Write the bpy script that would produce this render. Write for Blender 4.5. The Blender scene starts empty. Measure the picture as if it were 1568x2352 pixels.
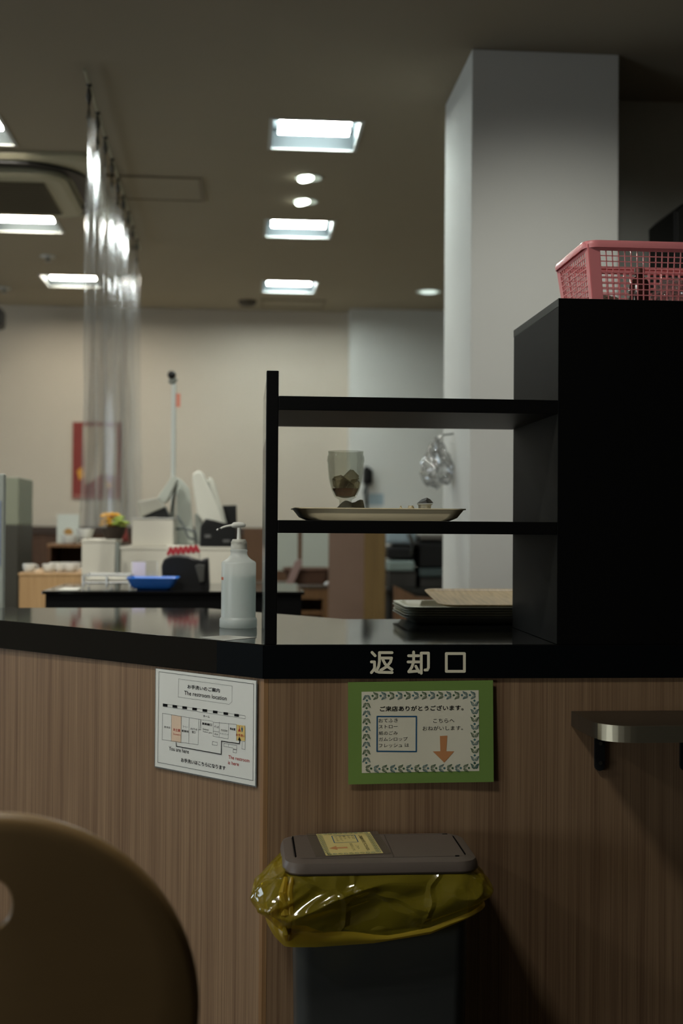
import bpy, bmesh, math, random
from mathutils import Vector, Matrix, noise
random.seed(7)
S = bpy.context.scene
COL = S.collection
PI = math.pi

# ------------------------------------------------------------------ camera
F, YAW, PITCH, ROLL = 2794.2, 0.07997, 0.01021, 0.00714   # focal length in pixels of the 1568 x 2352 frame
EYE = Vector((0.0, -2.5, 1.2475))
fwd = Vector((math.sin(YAW)*math.cos(PITCH), math.cos(YAW)*math.cos(PITCH), math.sin(PITCH)))
_r = Vector((math.cos(YAW), -math.sin(YAW), 0)); _u = _r.cross(fwd)
rt = _r*math.cos(ROLL) + _u*math.sin(ROLL); up = -_r*math.sin(ROLL) + _u*math.cos(ROLL)
cd = bpy.data.cameras.new('camera'); cam = bpy.data.objects.new('camera', cd); COL.objects.link(cam)
cam.matrix_world = Matrix(((rt.x, up.x, -fwd.x, EYE.x), (rt.y, up.y, -fwd.y, EYE.y), (rt.z, up.z, -fwd.z, EYE.z), (0, 0, 0, 1)))
cd.sensor_fit = 'VERTICAL'; cd.sensor_height = 36.0; cd.lens = F/2352*36
cd.clip_start = .05
cd.dof.use_dof = True; cd.dof.focus_distance = 2.5; cd.dof.aperture_fstop = 2.9
S.camera = cam
# ------------------------------------------------------------------ world, light levels, exposure
w = bpy.data.worlds.new('world'); S.world = w; w.use_nodes = True
w.node_tree.nodes['Background'].inputs[0].default_value = (.010, .011, .010, 1)
w.node_tree.nodes['Background'].inputs[1].default_value = 1.0
S.view_settings.view_transform = 'Standard'; S.view_settings.look = 'None'
S.view_settings.gamma = 1; S.view_settings.use_curve_mapping = False
S.view_settings.exposure = 0.0
COOL = (.90, 1.0, .97); WARM = (1.0, .94, .80)
TUBE_K = 90.0        # kitchen and till area tubes
TUBE_L = 80.0        # the warm tubes on the left
TUBE_D = 190.0         # dining side tubes
WINDOW_K = 8.0        # frosted daylight window of the dining side
SPOT_C = 45.0        # downlight beside the column
# emission strengths are set by the fixtures below
S.cycles.max_bounces = 8; S.cycles.transparent_max_bounces = 16
S.cycles.sample_clamp_indirect = 4.0
S.cycles.use_denoising = True

# ------------------------------------------------------------------ measuring helpers
def ray(px, py):
    return fwd*F + rt*(px-784) - up*(py-1176)
def at(px, py, Y):
    d = ray(px, py); return EYE + d*((Y-EYE.y)/d.y)
def onz(px, py, z):
    d = ray(px, py); return EYE + d*((z-EYE.z)/d.z)
def X(px, Y, py=1200): return at(px, py, Y).x
def Z(py, Y, px=784): return at(px, py, Y).z

# ------------------------------------------------------------------ materials
def lin(c):
    return tuple(((v/255)/12.92 if v/255 <= .04045 else ((v/255+.055)/1.055)**2.4) for v in c)
MATS = {}
def mat(name, rgb, rough=.5, metal=0, spec=.5, var=0, vscale=8, bump=0, bscale=60, emit=0, alpha=1, trans=0, coat=0, stretch=None):
    if name in MATS: return MATS[name]
    m = bpy.data.materials.new(name); m.use_nodes = True; N = m.node_tree.nodes; L = m.node_tree.links
    b = N['Principled BSDF']; c = (*lin(rgb), 1)
    b.inputs['Base Color'].default_value = c; b.inputs['Roughness'].default_value = rough
    b.inputs['Metallic'].default_value = metal; b.inputs['Specular IOR Level'].default_value = spec
    b.inputs['Coat Weight'].default_value = coat
    if trans: b.inputs['Transmission Weight'].default_value = trans
    if alpha < 1: b.inputs['Alpha'].default_value = alpha
    if emit:
        b.inputs['Emission Color'].default_value = c; b.inputs['Emission Strength'].default_value = emit
    tc = mp = None
    if var or bump:
        tc = N.new('ShaderNodeTexCoord'); mp = N.new('ShaderNodeMapping')
        if stretch: mp.inputs['Scale'].default_value = stretch
        L.new(tc.outputs['Object'], mp.inputs['Vector'])
    if var:
        n = N.new('ShaderNodeTexNoise'); n.inputs['Scale'].default_value = vscale; n.inputs['Detail'].default_value = 5
        L.new(mp.outputs['Vector'], n.inputs['Vector'])
        mx = N.new('ShaderNodeMix'); mx.data_type = 'RGBA'
        mx.inputs['A'].default_value = tuple(v*(1-var) for v in c[:3])+(1,)
        mx.inputs['B'].default_value = tuple(min(1, v*(1+var)) for v in c[:3])+(1,)
        L.new(n.outputs['Fac'], mx.inputs['Factor']); L.new(mx.outputs['Result'], b.inputs['Base Color'])
    if bump:
        n2 = N.new('ShaderNodeTexNoise'); n2.inputs['Scale'].default_value = bscale; n2.inputs['Detail'].default_value = 3
        L.new(mp.outputs['Vector'], n2.inputs['Vector'])
        bp = N.new('ShaderNodeBump'); bp.inputs['Strength'].default_value = bump; bp.inputs['Distance'].default_value = .002
        L.new(n2.outputs['Fac'], bp.inputs['Height']); L.new(bp.outputs['Normal'], b.inputs['Normal'])
    MATS[name] = m; return m

def wood(name, dark, light, fine=170, zs=1.2, rough=.45, spec=.3):
    if name in MATS: return MATS[name]
    m = bpy.data.materials.new(name); m.use_nodes = True; N = m.node_tree.nodes; L = m.node_tree.links
    b = N['Principled BSDF']; b.inputs['Roughness'].default_value = rough; b.inputs['Specular IOR Level'].default_value = spec
    tc = N.new('ShaderNodeTexCoord')
    outs = []
    for sc, z in ((fine, zs), (fine*.16, zs*.35), (fine*3.2, zs*4)):
        mp = N.new('ShaderNodeMapping'); mp.inputs['Scale'].default_value = (sc, sc, z); L.new(tc.outputs['Object'], mp.inputs['Vector'])
        n = N.new('ShaderNodeTexNoise'); n.inputs['Scale'].default_value = 1; n.inputs['Detail'].default_value = 3
        L.new(mp.outputs['Vector'], n.inputs['Vector']); outs.append(n.outputs['Fac'])
    a = N.new('ShaderNodeMix'); a.data_type = 'FLOAT'; a.inputs['Factor'].default_value = .45
    L.new(outs[0], a.inputs['A']); L.new(outs[1], a.inputs['B'])
    a2 = N.new('ShaderNodeMix'); a2.data_type = 'FLOAT'; a2.inputs['Factor'].default_value = .3
    L.new(a.outputs['Result'], a2.inputs['A']); L.new(outs[2], a2.inputs['B'])
    r = N.new('ShaderNodeValToRGB'); r.color_ramp.elements[0].position = .38; r.color_ramp.elements[1].position = .62
    r.color_ramp.elements[0].color = (*lin(dark), 1); r.color_ramp.elements[1].color = (*lin(light), 1)
    L.new(a2.outputs['Result'], r.inputs['Fac']); L.new(r.outputs['Color'], b.inputs['Base Color'])
    MATS[name] = m; return m

def sheetmat(name, rgb, transp=.5, gloss=.12, rough=.1, tint=None, bump=0, bscale=10, transl=.5, crease=0):
    """thin plastic film: see-through, milky, glossy"""
    if name in MATS: return MATS[name]
    m = bpy.data.materials.new(name); m.use_nodes = True; N = m.node_tree.nodes; L = m.node_tree.links
    for n in list(N): N.remove(n)
    out = N.new('ShaderNodeOutputMaterial'); tr = N.new('ShaderNodeBsdfTransparent'); di = N.new('ShaderNodeBsdfDiffuse')
    tl = N.new('ShaderNodeBsdfTranslucent'); gl = N.new('ShaderNodeBsdfGlossy')
    tr.inputs[0].default_value = (*lin(tint or (250, 250, 250)), 1)
    for n in (di, tl): n.inputs[0].default_value = (*lin(rgb), 1)
    gl.inputs['Roughness'].default_value = rough
    a = N.new('ShaderNodeMixShader'); a.inputs[0].default_value = transl; L.new(di.outputs[0], a.inputs[1]); L.new(tl.outputs[0], a.inputs[2])
    b = N.new('ShaderNodeMixShader'); b.inputs[0].default_value = transp; L.new(a.outputs[0], b.inputs[1]); L.new(tr.outputs[0], b.inputs[2])
    c = N.new('ShaderNodeMixShader'); L.new(b.outputs[0], c.inputs[1]); L.new(gl.outputs[0], c.inputs[2])
    fr = N.new('ShaderNodeLayerWeight'); fr.inputs['Blend'].default_value = .35
    mm = N.new('ShaderNodeMath'); mm.operation = 'MULTIPLY_ADD'; mm.inputs[1].default_value = gloss*2.2; mm.inputs[2].default_value = gloss*.5
    L.new(fr.outputs['Fresnel'], mm.inputs[0]); L.new(mm.outputs[0], c.inputs[0]); L.new(c.outputs[0], out.inputs[0])
    if bump:
        tc = N.new('ShaderNodeTexCoord'); n2 = N.new('ShaderNodeTexNoise'); n2.inputs['Scale'].default_value = bscale
        L.new(tc.outputs['Object'], n2.inputs['Vector'])
        bp = N.new('ShaderNodeBump'); bp.inputs['Strength'].default_value = bump; bp.inputs['Distance'].default_value = .01
        L.new(n2.outputs['Fac'], bp.inputs['Height']); L.new(bp.outputs['Normal'], gl.inputs['Normal'])
    if crease:
        tc = N.new('ShaderNodeTexCoord'); nz = N.new('ShaderNodeTexNoise'); nz.inputs['Scale'].default_value = 9
        L.new(tc.outputs['Object'], nz.inputs['Vector'])
        ad = N.new('ShaderNodeVectorMath'); ad.operation = 'MULTIPLY_ADD'; ad.inputs[1].default_value = (.09, .09, .09); L.new(nz.outputs['Color'], ad.inputs[0]); L.new(tc.outputs['Object'], ad.inputs[2])
        vo = N.new('ShaderNodeTexVoronoi'); vo.feature = 'DISTANCE_TO_EDGE'; vo.inputs['Scale'].default_value = crease; L.new(ad.outputs[0], vo.inputs['Vector'])
        mr = N.new('ShaderNodeMapRange'); mr.inputs['From Max'].default_value = .10; L.new(vo.outputs['Distance'], mr.inputs['Value'])
        bp = N.new('ShaderNodeBump'); bp.inputs['Strength'].default_value = .8; bp.inputs['Distance'].default_value = .004; bp.invert = True
        L.new(mr.outputs[0], bp.inputs['Height']); L.new(bp.outputs['Normal'], gl.inputs['Normal']); L.new(bp.outputs['Normal'], di.inputs['Normal'])
    MATS[name] = m; return m

def emis(name, rgb, strength):
    if name in MATS: return MATS[name]
    m = bpy.data.materials.new(name); m.use_nodes = True; N = m.node_tree.nodes; L = m.node_tree.links
    for n in list(N): N.remove(n)
    o = N.new('ShaderNodeOutputMaterial'); e = N.new('ShaderNodeEmission'); e.inputs[0].default_value = (*rgb, 1); e.inputs[1].default_value = strength
    L.new(e.outputs[0], o.inputs[0]); MATS[name] = m; return m

BLACK = mat('black_laminate', (11, 11, 11), .45, spec=.16, bump=.05, bscale=200)
TOPBLACK = mat('black_counter_laminate', (14, 14, 14), .07, spec=.62, bump=.02, bscale=90)
EDGE = mat('black_counter_edge', (9, 12, 14), .5, spec=.06)
WOOD = wood('striped_wood_laminate', (112, 86, 64), (156, 128, 98), fine=250)
WALL = mat('cream_wallpaper', (190, 181, 166), .85, spec=.15, var=.03, vscale=3, bump=.15, bscale=220)
WALLC = mat('white_wallpaper', (206, 206, 200), .85, spec=.15, var=.03, vscale=3, bump=.15, bscale=220)
CEIL = mat('ceiling_board', (160, 150, 132), .9, spec=.1, var=.03, vscale=2, bump=.1, bscale=150)
FLOORK = mat('vinyl_floor', (44, 40, 34), .5, var=.1, vscale=3)
WHITE = mat('white_plastic', (205, 205, 198), .4)
OFFW = mat('offwhite_panel', (188, 184, 170), .5)
PAPER = mat('white_paper', (225, 226, 218), .6, spec=.2)
DARK = mat('black_plastic', (16, 16, 16), .45, spec=.3)
STEEL = mat('brushed_steel', (190, 184, 162), .42, metal=1, var=.12, vscale=3, stretch=(3, 3, 500))
CHROME = mat('grey_metal', (150, 152, 150), .3, metal=1)
INK = mat('black_ink', (18, 18, 18), .7, spec=.1)
GREYINK = mat('grey_ink', (60, 60, 60), .7, spec=.1)
TAN = wood('pale_beech', (150, 118, 80), (176, 144, 102), fine=60)
BROWN = wood('brown_wood', (72, 48, 32), (100, 70, 48), fine=50)
TRAYM = mat('cream_tray_plastic', (242, 226, 186), .4, var=.03)
# ------------------------------------------------------------------ object helpers
def link(name, bm, m, parent=None, smooth=False, loc=None):
    me = bpy.data.meshes.new(name)
    bmesh.ops.recalc_face_normals(bm, faces=bm.faces)
    bm.to_mesh(me); bm.free()
    if isinstance(m, (list, tuple)):
        for q in m: me.materials.append(q)
    else: me.materials.append(m)
    if smooth:
        for p in me.polygons: p.use_smooth = True
        try: me.set_sharp_from_angle(angle=math.radians(40))
        except Exception: pass
    o = bpy.data.objects.new(name, me); COL.objects.link(o)
    if parent is not None:
        o.parent = parent; pl = parent_world(parent)
        o.location = (loc or Vector((0, 0, 0))) - pl
    elif loc is not None: o.location = loc
    return o
def parent_world(p):
    v = Vector(p.location)
    while p.parent is not None:
        p = p.parent; v = v + Vector(p.location)
    return v
def thing(name, label, cat, loc=(0, 0, 0), group=None):
    o = bpy.data.objects.new(name, None); COL.objects.link(o); o.location = loc; o.empty_display_size = .05
    o['label'] = label; o['category'] = cat
    if group: o['group'] = group
    return o
def tag(o, label, cat, group=None):
    o['label'] = label; o['category'] = cat
    if group: o['group'] = group
    return o
def struct(name, bm, m, smooth=False):
    o = link(name, bm, m, smooth=smooth); o['kind'] = 'structure'; return o
def box(bm, x0, x1, y0, y1, z0, z1, bev=0, mi=0):
    if x0 > x1: x0, x1 = x1, x0
    if y0 > y1: y0, y1 = y1, y0
    if z0 > z1: z0, z1 = z1, z0
    r = bmesh.ops.create_cube(bm, size=1)
    vs = r['verts']
    for v in vs:
        v.co = Vector((x0+(v.co.x+.5)*(x1-x0), y0+(v.co.y+.5)*(y1-y0), z0+(v.co.z+.5)*(z1-z0)))
    fs = set(f for v in vs for f in v.link_faces)
    for f in fs: f.material_index = mi
    if bev:
        es = list(set(e for v in vs for e in v.link_edges))
        bmesh.ops.bevel(bm, geom=es, offset=bev, segments=2, affect='EDGES', profile=.5)
    return vs
def B(*a, **k):
    bm = bmesh.new(); box(bm, *a, **k); return bm
def prism(bm, poly, ax, a, b, bev=0):
    """poly: list of 2D; ax 'z': xy poly from z=a..b ; 'y': xz poly from y=a..b ; 'x': yz poly"""
    def P(p, t):
        if ax == 'z': return Vector((p[0], p[1], t))
        if ax == 'y': return Vector((p[0], t, p[1]))
        return Vector((t, p[0], p[1]))
    A = [bm.verts.new(P(p, a)) for p in poly]; Bv = [bm.verts.new(P(p, b)) for p in poly]
    n = len(poly); fs = [bm.faces.new(A), bm.faces.new(Bv[::-1])]
    for i in range(n): fs.append(bm.faces.new((A[i], Bv[i], Bv[(i+1) % n], A[(i+1) % n])))
    if bev:
        es = list(set(e for v in A+Bv for e in v.link_edges))
        bmesh.ops.bevel(bm, geom=es, offset=bev, segments=2, affect='EDGES', profile=.5)
def loft(bm, rings, cap0=True, cap1=True, closed=True):
    R = [[bm.verts.new(p) for p in r] for r in rings]
    n = len(R[0])
    for a, b in zip(R, R[1:]):
        for i in range(n if closed else n-1):
            bm.faces.new((a[i], a[(i+1) % n], b[(i+1) % n], b[i]))
    if cap0: bm.faces.new(R[0][::-1])
    if cap1: bm.faces.new(R[-1])
    return R
def lathe(bm, prof, n=32, c=(0, 0), cap=True):
    rings = [[Vector((c[0]+r*math.cos(2*PI*i/n), c[1]+r*math.sin(2*PI*i/n), z)) for i in range(n)] for r, z in prof]
    loft(bm, rings, cap, cap)
def tube(bm, pts, r, n=10, caps=True):
    pts = [Vector(p) for p in pts]; rings = []
    rr = r if isinstance(r, (list, tuple)) else [r]*len(pts)
    ref = Vector((0, 0, 1))
    for i, p in enumerate(pts):
        t = (pts[min(i+1, len(pts)-1)]-pts[max(i-1, 0)]).normalized()
        a = t.cross(ref)
        if a.length < .05: a = t.cross(Vector((0, 1, 0)))
        a.normalize(); b = t.cross(a)
        rings.append([p + a*math.cos(2*PI*k/n)*rr[i] + b*math.sin(2*PI*k/n)*rr[i] for k in range(n)])
    loft(bm, rings, caps, caps)
def rrect(cx, cy, w, d, r, z, k=5):
    out = []; r = max(min(r, w/2-1e-4, d/2-1e-4), 1e-4)
    for qx, qy, a0 in ((1, 1, 0), (-1, 1, 90), (-1, -1, 180), (1, -1, 270)):
        for i in range(k+1):
            a = math.radians(a0+90*i/k)
            out.append(Vector((cx+qx*(w/2-r)+r*math.cos(a), cy+qy*(d/2-r)+r*math.sin(a), z)))
    return out
def pprism(pts, Y, depth, bev=.004):
    bm = bmesh.new(); prism(bm, [(at(a, b, Y).x, at(a, b, Y).z) for a, b in pts], 'y', Y, Y+depth, bev); return bm
def pbox(px0, px1, pyt, pyb, Y, depth, zb=None, bev=.004):
    a = at(px0, pyt, Y); b = at(px1, pyb, Y)
    return B(a.x, b.x, Y, Y+depth, b.z if zb is None else zb, a.z, bev=bev)

# flat print on a sheet: shapes given in sheet coordinates (u right, v up), placed with an origin and two axes
class Sheet:
    lay = .04
    def __init__(s, o, ux, uy, nrm, eps=.0004): s.o, s.ux, s.uy, s.n, s.e = Vector(o), Vector(ux), Vector(uy), Vector(nrm), eps
    def P(s, u, v, h=0): return s.o + s.ux*u + s.uy*v + s.n*(s.e*(1+h))
    def poly(s, bm, pts, h=0): bm.faces.new([bm.verts.new(s.P(u, v, h)) for u, v in pts])
    def rect(s, bm, u0, v0, u1, v1, h=0): s.poly(bm, [(u0, v0), (u1, v0), (u1, v1), (u0, v1)], h)
    def stroke(s, bm, pts, w, closed=False, h=0, round_=True):
        pts = list(pts); n = len(pts)
        segs = [(pts[i], pts[(i+1) % n]) for i in range(n if closed else n-1)]
        for k, (a, b) in enumerate(segs):
            dx, dy = b[0]-a[0], b[1]-a[1]; l = math.hypot(dx, dy) or 1; dx /= l; dy /= l
            q = []
            s.k_ = getattr(s, 'k_', 0)+1; hh = h + s.lay*(s.k_ % 30)
            if round_:
                a0 = math.atan2(dy, dx)
                for i in range(9):
                    t = a0+PI/2+PI*i/8; q.append((a[0]+w/2*math.cos(t), a[1]+w/2*math.sin(t)))
                for i in range(9):
                    t = a0-PI/2+PI*i/8; q.append((b[0]+w/2*math.cos(t), b[1]+w/2*math.sin(t)))
            else:
                e = w/2
                q = [(a[0]-dx*e-dy*e, a[1]-dy*e+dx*e), (a[0]-dx*e+dy*e, a[1]-dy*e-dx*e), (b[0]+dx*e+dy*e, b[1]+dy*e-dx*e), (b[0]+dx*e-dy*e, b[1]+dy*e+dx*e)]
            s.poly(bm, q, hh)
    def frame(s, bm, pts, w): s.stroke(bm, pts, w, closed=True, round_=False)
    def text(s, bm, body, u0, v0, u1, v1, bold=0.0, h=0):
        """lettering fitted in the rectangle u0,v0 - u1,v1"""
        cu = bpy.data.curves.new('t', 'FONT'); cu.body = body; cu.resolution_u = 3; cu.fill_mode = 'FRONT'
        ob = bpy.data.objects.new('t', cu); COL.objects.link(ob)
        me = bpy.data.meshes.new_from_object(ob.evaluated_get(bpy.context.evaluated_depsgraph_get()))
        xs = [v.co.x for v in me.vertices]; ys = [v.co.y for v in me.vertices]
        if xs:
            ax, bx, ay, by = min(xs), max(xs), min(ys), max(ys)
            e = bold*(v1-v0)
            for q, (du, dv) in enumerate(((0, 0), (-e, 0), (e, 0), (0, e), (0, -e)) if bold > .008 else ((0, 0),)):
                vs = [bm.verts.new(s.P(du+u0+(v.co.x-ax)/(bx-ax)*(u1-u0), dv+v0+(v.co.y-ay)/max(by-ay, 1e-6)*(v1-v0), h+.05*q)) for v in me.vertices]
                for p in me.polygons:
                    try: bm.faces.new([vs[i] for i in p.vertices])
                    except ValueError: pass
        bpy.data.objects.remove(ob); bpy.data.curves.remove(cu); bpy.data.meshes.remove(me)
def homog(src, dst):
    import numpy as np
    A = []; b = []
    for (x, y), (u, v) in zip(src, dst):
        A.append([x, y, 1, 0, 0, 0, -u*x, -u*y]); b.append(u); A.append([0, 0, 0, x, y, 1, -v*x, -v*y]); b.append(v)
    h = np.linalg.solve(np.array(A, float), np.array(b, float))
    return lambda x, y: ((h[0]*x+h[1]*y+h[2])/(h[6]*x+h[7]*y+1), (h[3]*x+h[4]*y+h[5])/(h[6]*x+h[7]*y+1))
def flat(name, bm, m, parent):   # flat print keeps its own facing
    me = bpy.data.meshes.new(name); bm.to_mesh(me); bm.free(); me.materials.append(m)
    o = bpy.data.objects.new(name, me); COL.objects.link(o); o.parent = parent; o.location = -parent_world(parent); return o

CZ = 3.0; CT = 1.0          # ceiling height, counter height
BACK = 7.5
# ================================================================== structure
struct('floor', B(-6.5, 5, 3.3005, BACK+.3, -.1, 0), mat('pale_vinyl_floor', (190, 180, 160), .5, var=.08, vscale=3))  # out of view, made pale to bounce light onto the far ceiling
struct('floor_service', B(-6.5, 5, 0, 3.3, -.1, 0), FLOORK)  # unseen, made dark so the near ceiling gets little bounce
struct('floor_dining', B(-6.5, 5, -5.5, -.0005, -.1, 0), mat('dark_floor', (30, 27, 24), .5, var=.1, vscale=3))  # unseen too, darkened to keep bounced light off the ceiling
# ceiling as a slab with rectangular openings for the recessed lights
def slot(px, py, wx=.39, dy=.41):   # centre of an opening from where it shows
    c = onz(px, py, CZ); return (c.x-wx/2, c.x+wx/2, c.y-dy/2, c.y+dy/2)
KIT = [slot(722, 311), slot(686, 526), slot(664, 659)]
LEFT = [slot(55, 513), slot(165, 646)]
a = onz(52, 338, CZ); LEFT.append((a.x-.42, a.x-.03, a.y-.44, a.y-.03))
DIN = [(-1.05, -.66, -1.25, -.84), (-3.1, -2.71, -1.25, -.84)]
slots = KIT+LEFT+DIN
xs = sorted(set([-6.5, 5]+[v for s_ in slots for v in s_[:2]])); ys = sorted(set([-5.5, BACK+.3]+[v for s_ in slots for v in s_[2:]]))
bm = bmesh.new()
def hole(cx, cy): return any(s_[0] < cx < s_[1] and s_[2] < cy < s_[3] for s_ in slots)
for j in range(len(ys)-1):
    i = 0
    while i < len(xs)-1:
        cy = (ys[j]+ys[j+1])/2
        if hole((xs[i]+xs[i+1])/2, cy): i += 1; continue
        k = i
        while k+1 < len(xs)-1 and not hole((xs[k+1]+xs[k+2])/2, cy): k += 1
        box(bm, xs[i], xs[k+1], ys[j], ys[j+1], CZ, CZ+.02); i = k+1
bmesh.ops.remove_doubles(bm, verts=bm.verts, dist=1e-5)
struct('ceiling', bm, CEIL)
xstep = X(797, BACK)
struct('wall_back', B(-6.5, 5, BACK, BACK+.2, 0, CZ), WALL)
struct('wall_back_pier', B(xstep, 3.6, BACK-.18, BACK, 0, CZ), WALLC)
WINS = [(-5.3, -2.1, .35, 1.7, WINDOW_K), (2.6, 5.6, .8, 2.3, WINDOW_K*.6)]  # second window is added out of view, for bluish glints on the curtain
bm = bmesh.new()
for a in ((-5.5, -5.3, 0, CZ), (-2.1, 2.6, 0, CZ), (5.6, BACK+.2, 0, CZ))+tuple(q for w_ in WINS for q in ((w_[0], w_[1], 0, w_[2]), (w_[0], w_[1], w_[3], CZ))): box(bm, -6.6, -6.5, *a)
struct('wall_left', bm, WALL)
for wi, (wy0, wy1, wz0, wz1, wk) in enumerate(WINS):
  win = bpy.data.objects.new('window_%d' % (wi+1), None); COL.objects.link(win); win['kind'] = 'structure'; win.location = (-6.55, (wy0+wy1)/2, wz0)
  bm = bmesh.new(); f = .05
  for a in ((wy0, wy0+f, wz0, wz1), (wy1-f, wy1, wz0, wz1), (wy0+f, wy1-f, wz0, wz0+f), (wy0+f, wy1-f, wz1-f, wz1), ((wy0+wy1)/2-f/2, (wy0+wy1)/2+f/2, wz0+f, wz1-f)): box(bm, -6.58, -6.51, *a)
  link('window_frame', bm, WHITE, win)
  link('pane', B(-6.56, -6.55, wy0+f, wy1-f, wz0+f, wz1-f), emis('daylit_frosted_glass_%d' % (wi+1), (.90, .97, 1.0) if wi == 0 else (.72, .88, 1.0), wk), win)
struct('wall_front', B(-6.5, 5, -5.6, -5.5, 0, CZ), mat('dining_wall', (110, 100, 86), .85))
struct('wall_right', B(5, 5.1, -5.5, BACK+.2, 0, CZ), mat('dining_wall', (110, 100, 86), .85))
# wainscot on the back wall
bm = B(-6.5, xstep, BACK-.03, BACK, 0, Z(1222, BACK-.03, 100)); struct('wainscot_back', bm, wood('dark_wainscot', (62, 42, 30), (84, 60, 44), fine=30))
bm = B(-6.5, xstep, BACK-.05, BACK, Z(1226, BACK-.05, 100), Z(1209, BACK-.05, 100), bev=.004); struct('trim_1', bm, mat('dark_trim', (52, 36, 26), .5))
# square column and the wall beyond it
cc = onz(1081, 112, CZ); CY0 = cc.y
cx0 = X(1077.5, CY0); cx1 = X(1416.5, CY0)
cyb = onz(1022, 240, CZ).y
struct('column', B(cx0, cx1, CY0, cyb, 0, CZ, bev=.004), WALLC)
struct('wall_partition', B(cx1-.02, 5, cyb-.12, cyb, 0, CZ), mat('partition_paint', (214, 216, 208), .85))
# ================================================================== recessed ceiling lights
TK = emis('cool_tube', COOL, TUBE_K); TL = emis('warm_tube', WARM, TUBE_L); TD = emis('dining_tube', (1, .98, .90), TUBE_D)
LM = mat('white_reflector', (56, 62, 64), .6, spec=.1)
LMF = mat('light_frame', (196, 200, 198), .5)
def troffer(s_, em, label, tubes=2):
    x0, x1, y0, y1 = s_; cx, cy = (x0+x1)/2, (y0+y1)/2; h = .075
    t = thing('recessed_light', label, 'ceiling light', (cx, cy, CZ), 'square recessed tube lights')
    bm = bmesh.new(); e = .0015
    box(bm, x0+e, x1-e, y0+e, y1-e, CZ+h, CZ+h+.01)
    for a in ((x0+e, x0+.006, y0+e, y1-e), (x1-.006, x1-e, y0+e, y1-e), (x0+.006, x1-.006, y0+e, y0+.006), (x0+.006, x1-.006, y1-.006, y1-e)): box(bm, *a, CZ+.001, CZ+h)
    link('housing', bm, LM, t)
    bm = bmesh.new(); f = .012
    for a in ((x0-f, x0+.004, y0-f, y1+f), (x1-.004, x1+f, y0-f, y1+f), (x0, x1, y0-f, y0+.004), (x0, x1, y1-.004, y1+f)): box(bm, *a, CZ-.004, CZ-.0005)
    link('frame', bm, LMF, t)
    for k in range(tubes):
        yc = cy + (k-(tubes-1)/2)*.15 - .01
        for q in (-.022, .022):
            bm = bmesh.new(); tube(bm, [(x0+.035, yc+q, CZ+.045), (x1-.035, yc+q, CZ+.045)], .0165, 8)
            link('tube', bm, em, t)
    return t
for i, s_ in enumerate(KIT):
    troffer(s_, TK, ['nearest and largest cool white recessed ceiling light, above the two tilted downlights', 'middle cool white recessed ceiling light, just below the two tilted downlights', 'smallest cool white recessed ceiling light, nearest the back wall'][i])
for i, s_ in enumerate(LEFT):
    troffer(s_, TL, ['warm white recessed ceiling light at the left edge, just behind the air conditioner', 'warm white recessed ceiling light partly behind the clear plastic curtain', 'recessed ceiling light of which only a corner shows at the upper left edge'][i])
for i, s_ in enumerate(DIN):
    troffer(s_, TD, ['recessed ceiling light over the dining side, left of the camera', 'recessed ceiling light over the dining side, farthest left'][i])
# downlights
def downlight(px, py, r, tilt, label, k=30, col=COOL):
    c = onz(px, py, CZ); t = thing('downlight', label, 'ceiling light', (c.x, c.y, CZ), 'round downlights')
    bm = bmesh.new(); n = 28
    prof = [(r*1.12, -.004), (r*1.12, -.0008), (r*.98, -.0008), (r*.98, -.004)]
    rings = [[Vector((q*math.cos(2*PI*i/n), q*math.sin(2*PI*i/n), z)) for i in range(n)] for q, z in prof]
    loft(bm, rings+[rings[0]], False, False); link('rim', bm, LMF, t, loc=c)
    bm = bmesh.new(); lathe(bm, [(r*.98, -.003), (r*.97, -.001)], n); link('cone', bm, mat('downlight_cone', (190, 205, 190), .3, emit=.5), t, smooth=True, loc=c)
    bm = bmesh.new(); lathe(bm, [(r*.2, -.012), (r*.62, -.010), (r*.72, -.004)], n)
    if tilt:
        bmesh.ops.transform(bm, matrix=Matrix.Translation((-r*.22, 0, -.001)) @ Matrix.Rotation(math.radians(-14), 4, 'Y') @ Matrix.Diagonal((1.0, 1.25, 1, 1)), verts=bm.verts)
    link('lamp', bm, emis('spot_lamp_%d' % k, col, k), t, smooth=True, loc=c)
downlight(710, 408, .062, True, 'tilted round downlight, nearer of the pair between two square ceiling lights', 14, (.92, 1, .85))
downlight(702, 462, .062, True, 'tilted round downlight, farther of the pair between two square ceiling lights', 14, (.92, 1, .85))
downlight(984, 669.5, .088, False, 'round downlight glowing dimly close to the white column', 1.1, (.85, 1, .9))
# aimed spot lamps above the picture, in real cans
def spot(x, y, tx, ty, tz, power, ang, label, col=(1, 1, 1), blend=.25, rad=.03):
    t = thing('downlight', label, 'ceiling light', (x, y, CZ), 'round downlights')
    bm = bmesh.new(); n = 24
    prof = [(.065, -.004), (.065, -.0008), (.055, -.0008), (.055, -.004)]
    rings = [[Vector((q*math.cos(2*PI*i/n), q*math.sin(2*PI*i/n), z)) for i in range(n)] for q, z in prof]
    loft(bm, rings+[rings[0]], False, False); link('rim', bm, LMF, t, loc=Vector((x, y, CZ)))
    d = bpy.data.lights.new('spot', 'SPOT'); d.energy = power; d.spot_size = math.radians(ang); d.spot_blend = blend; d.color = col; d.shadow_soft_size = rad
    o = bpy.data.objects.new('lamp', d); COL.objects.link(o); o.parent = t; o.location = (0, 0, -.02)
    o.rotation_euler = (Vector((tx, ty, tz))-Vector((x, y, CZ-.02))).to_track_quat('-Z', 'Y').to_euler()
spot(cx0+.25, CY0-1.15, cx0+.35, CY0-.1, .6, SPOT_C*1.7, 118, 'downlight in front of the white column, above the picture', (1, 1, .93), 1.0, .12)
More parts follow.
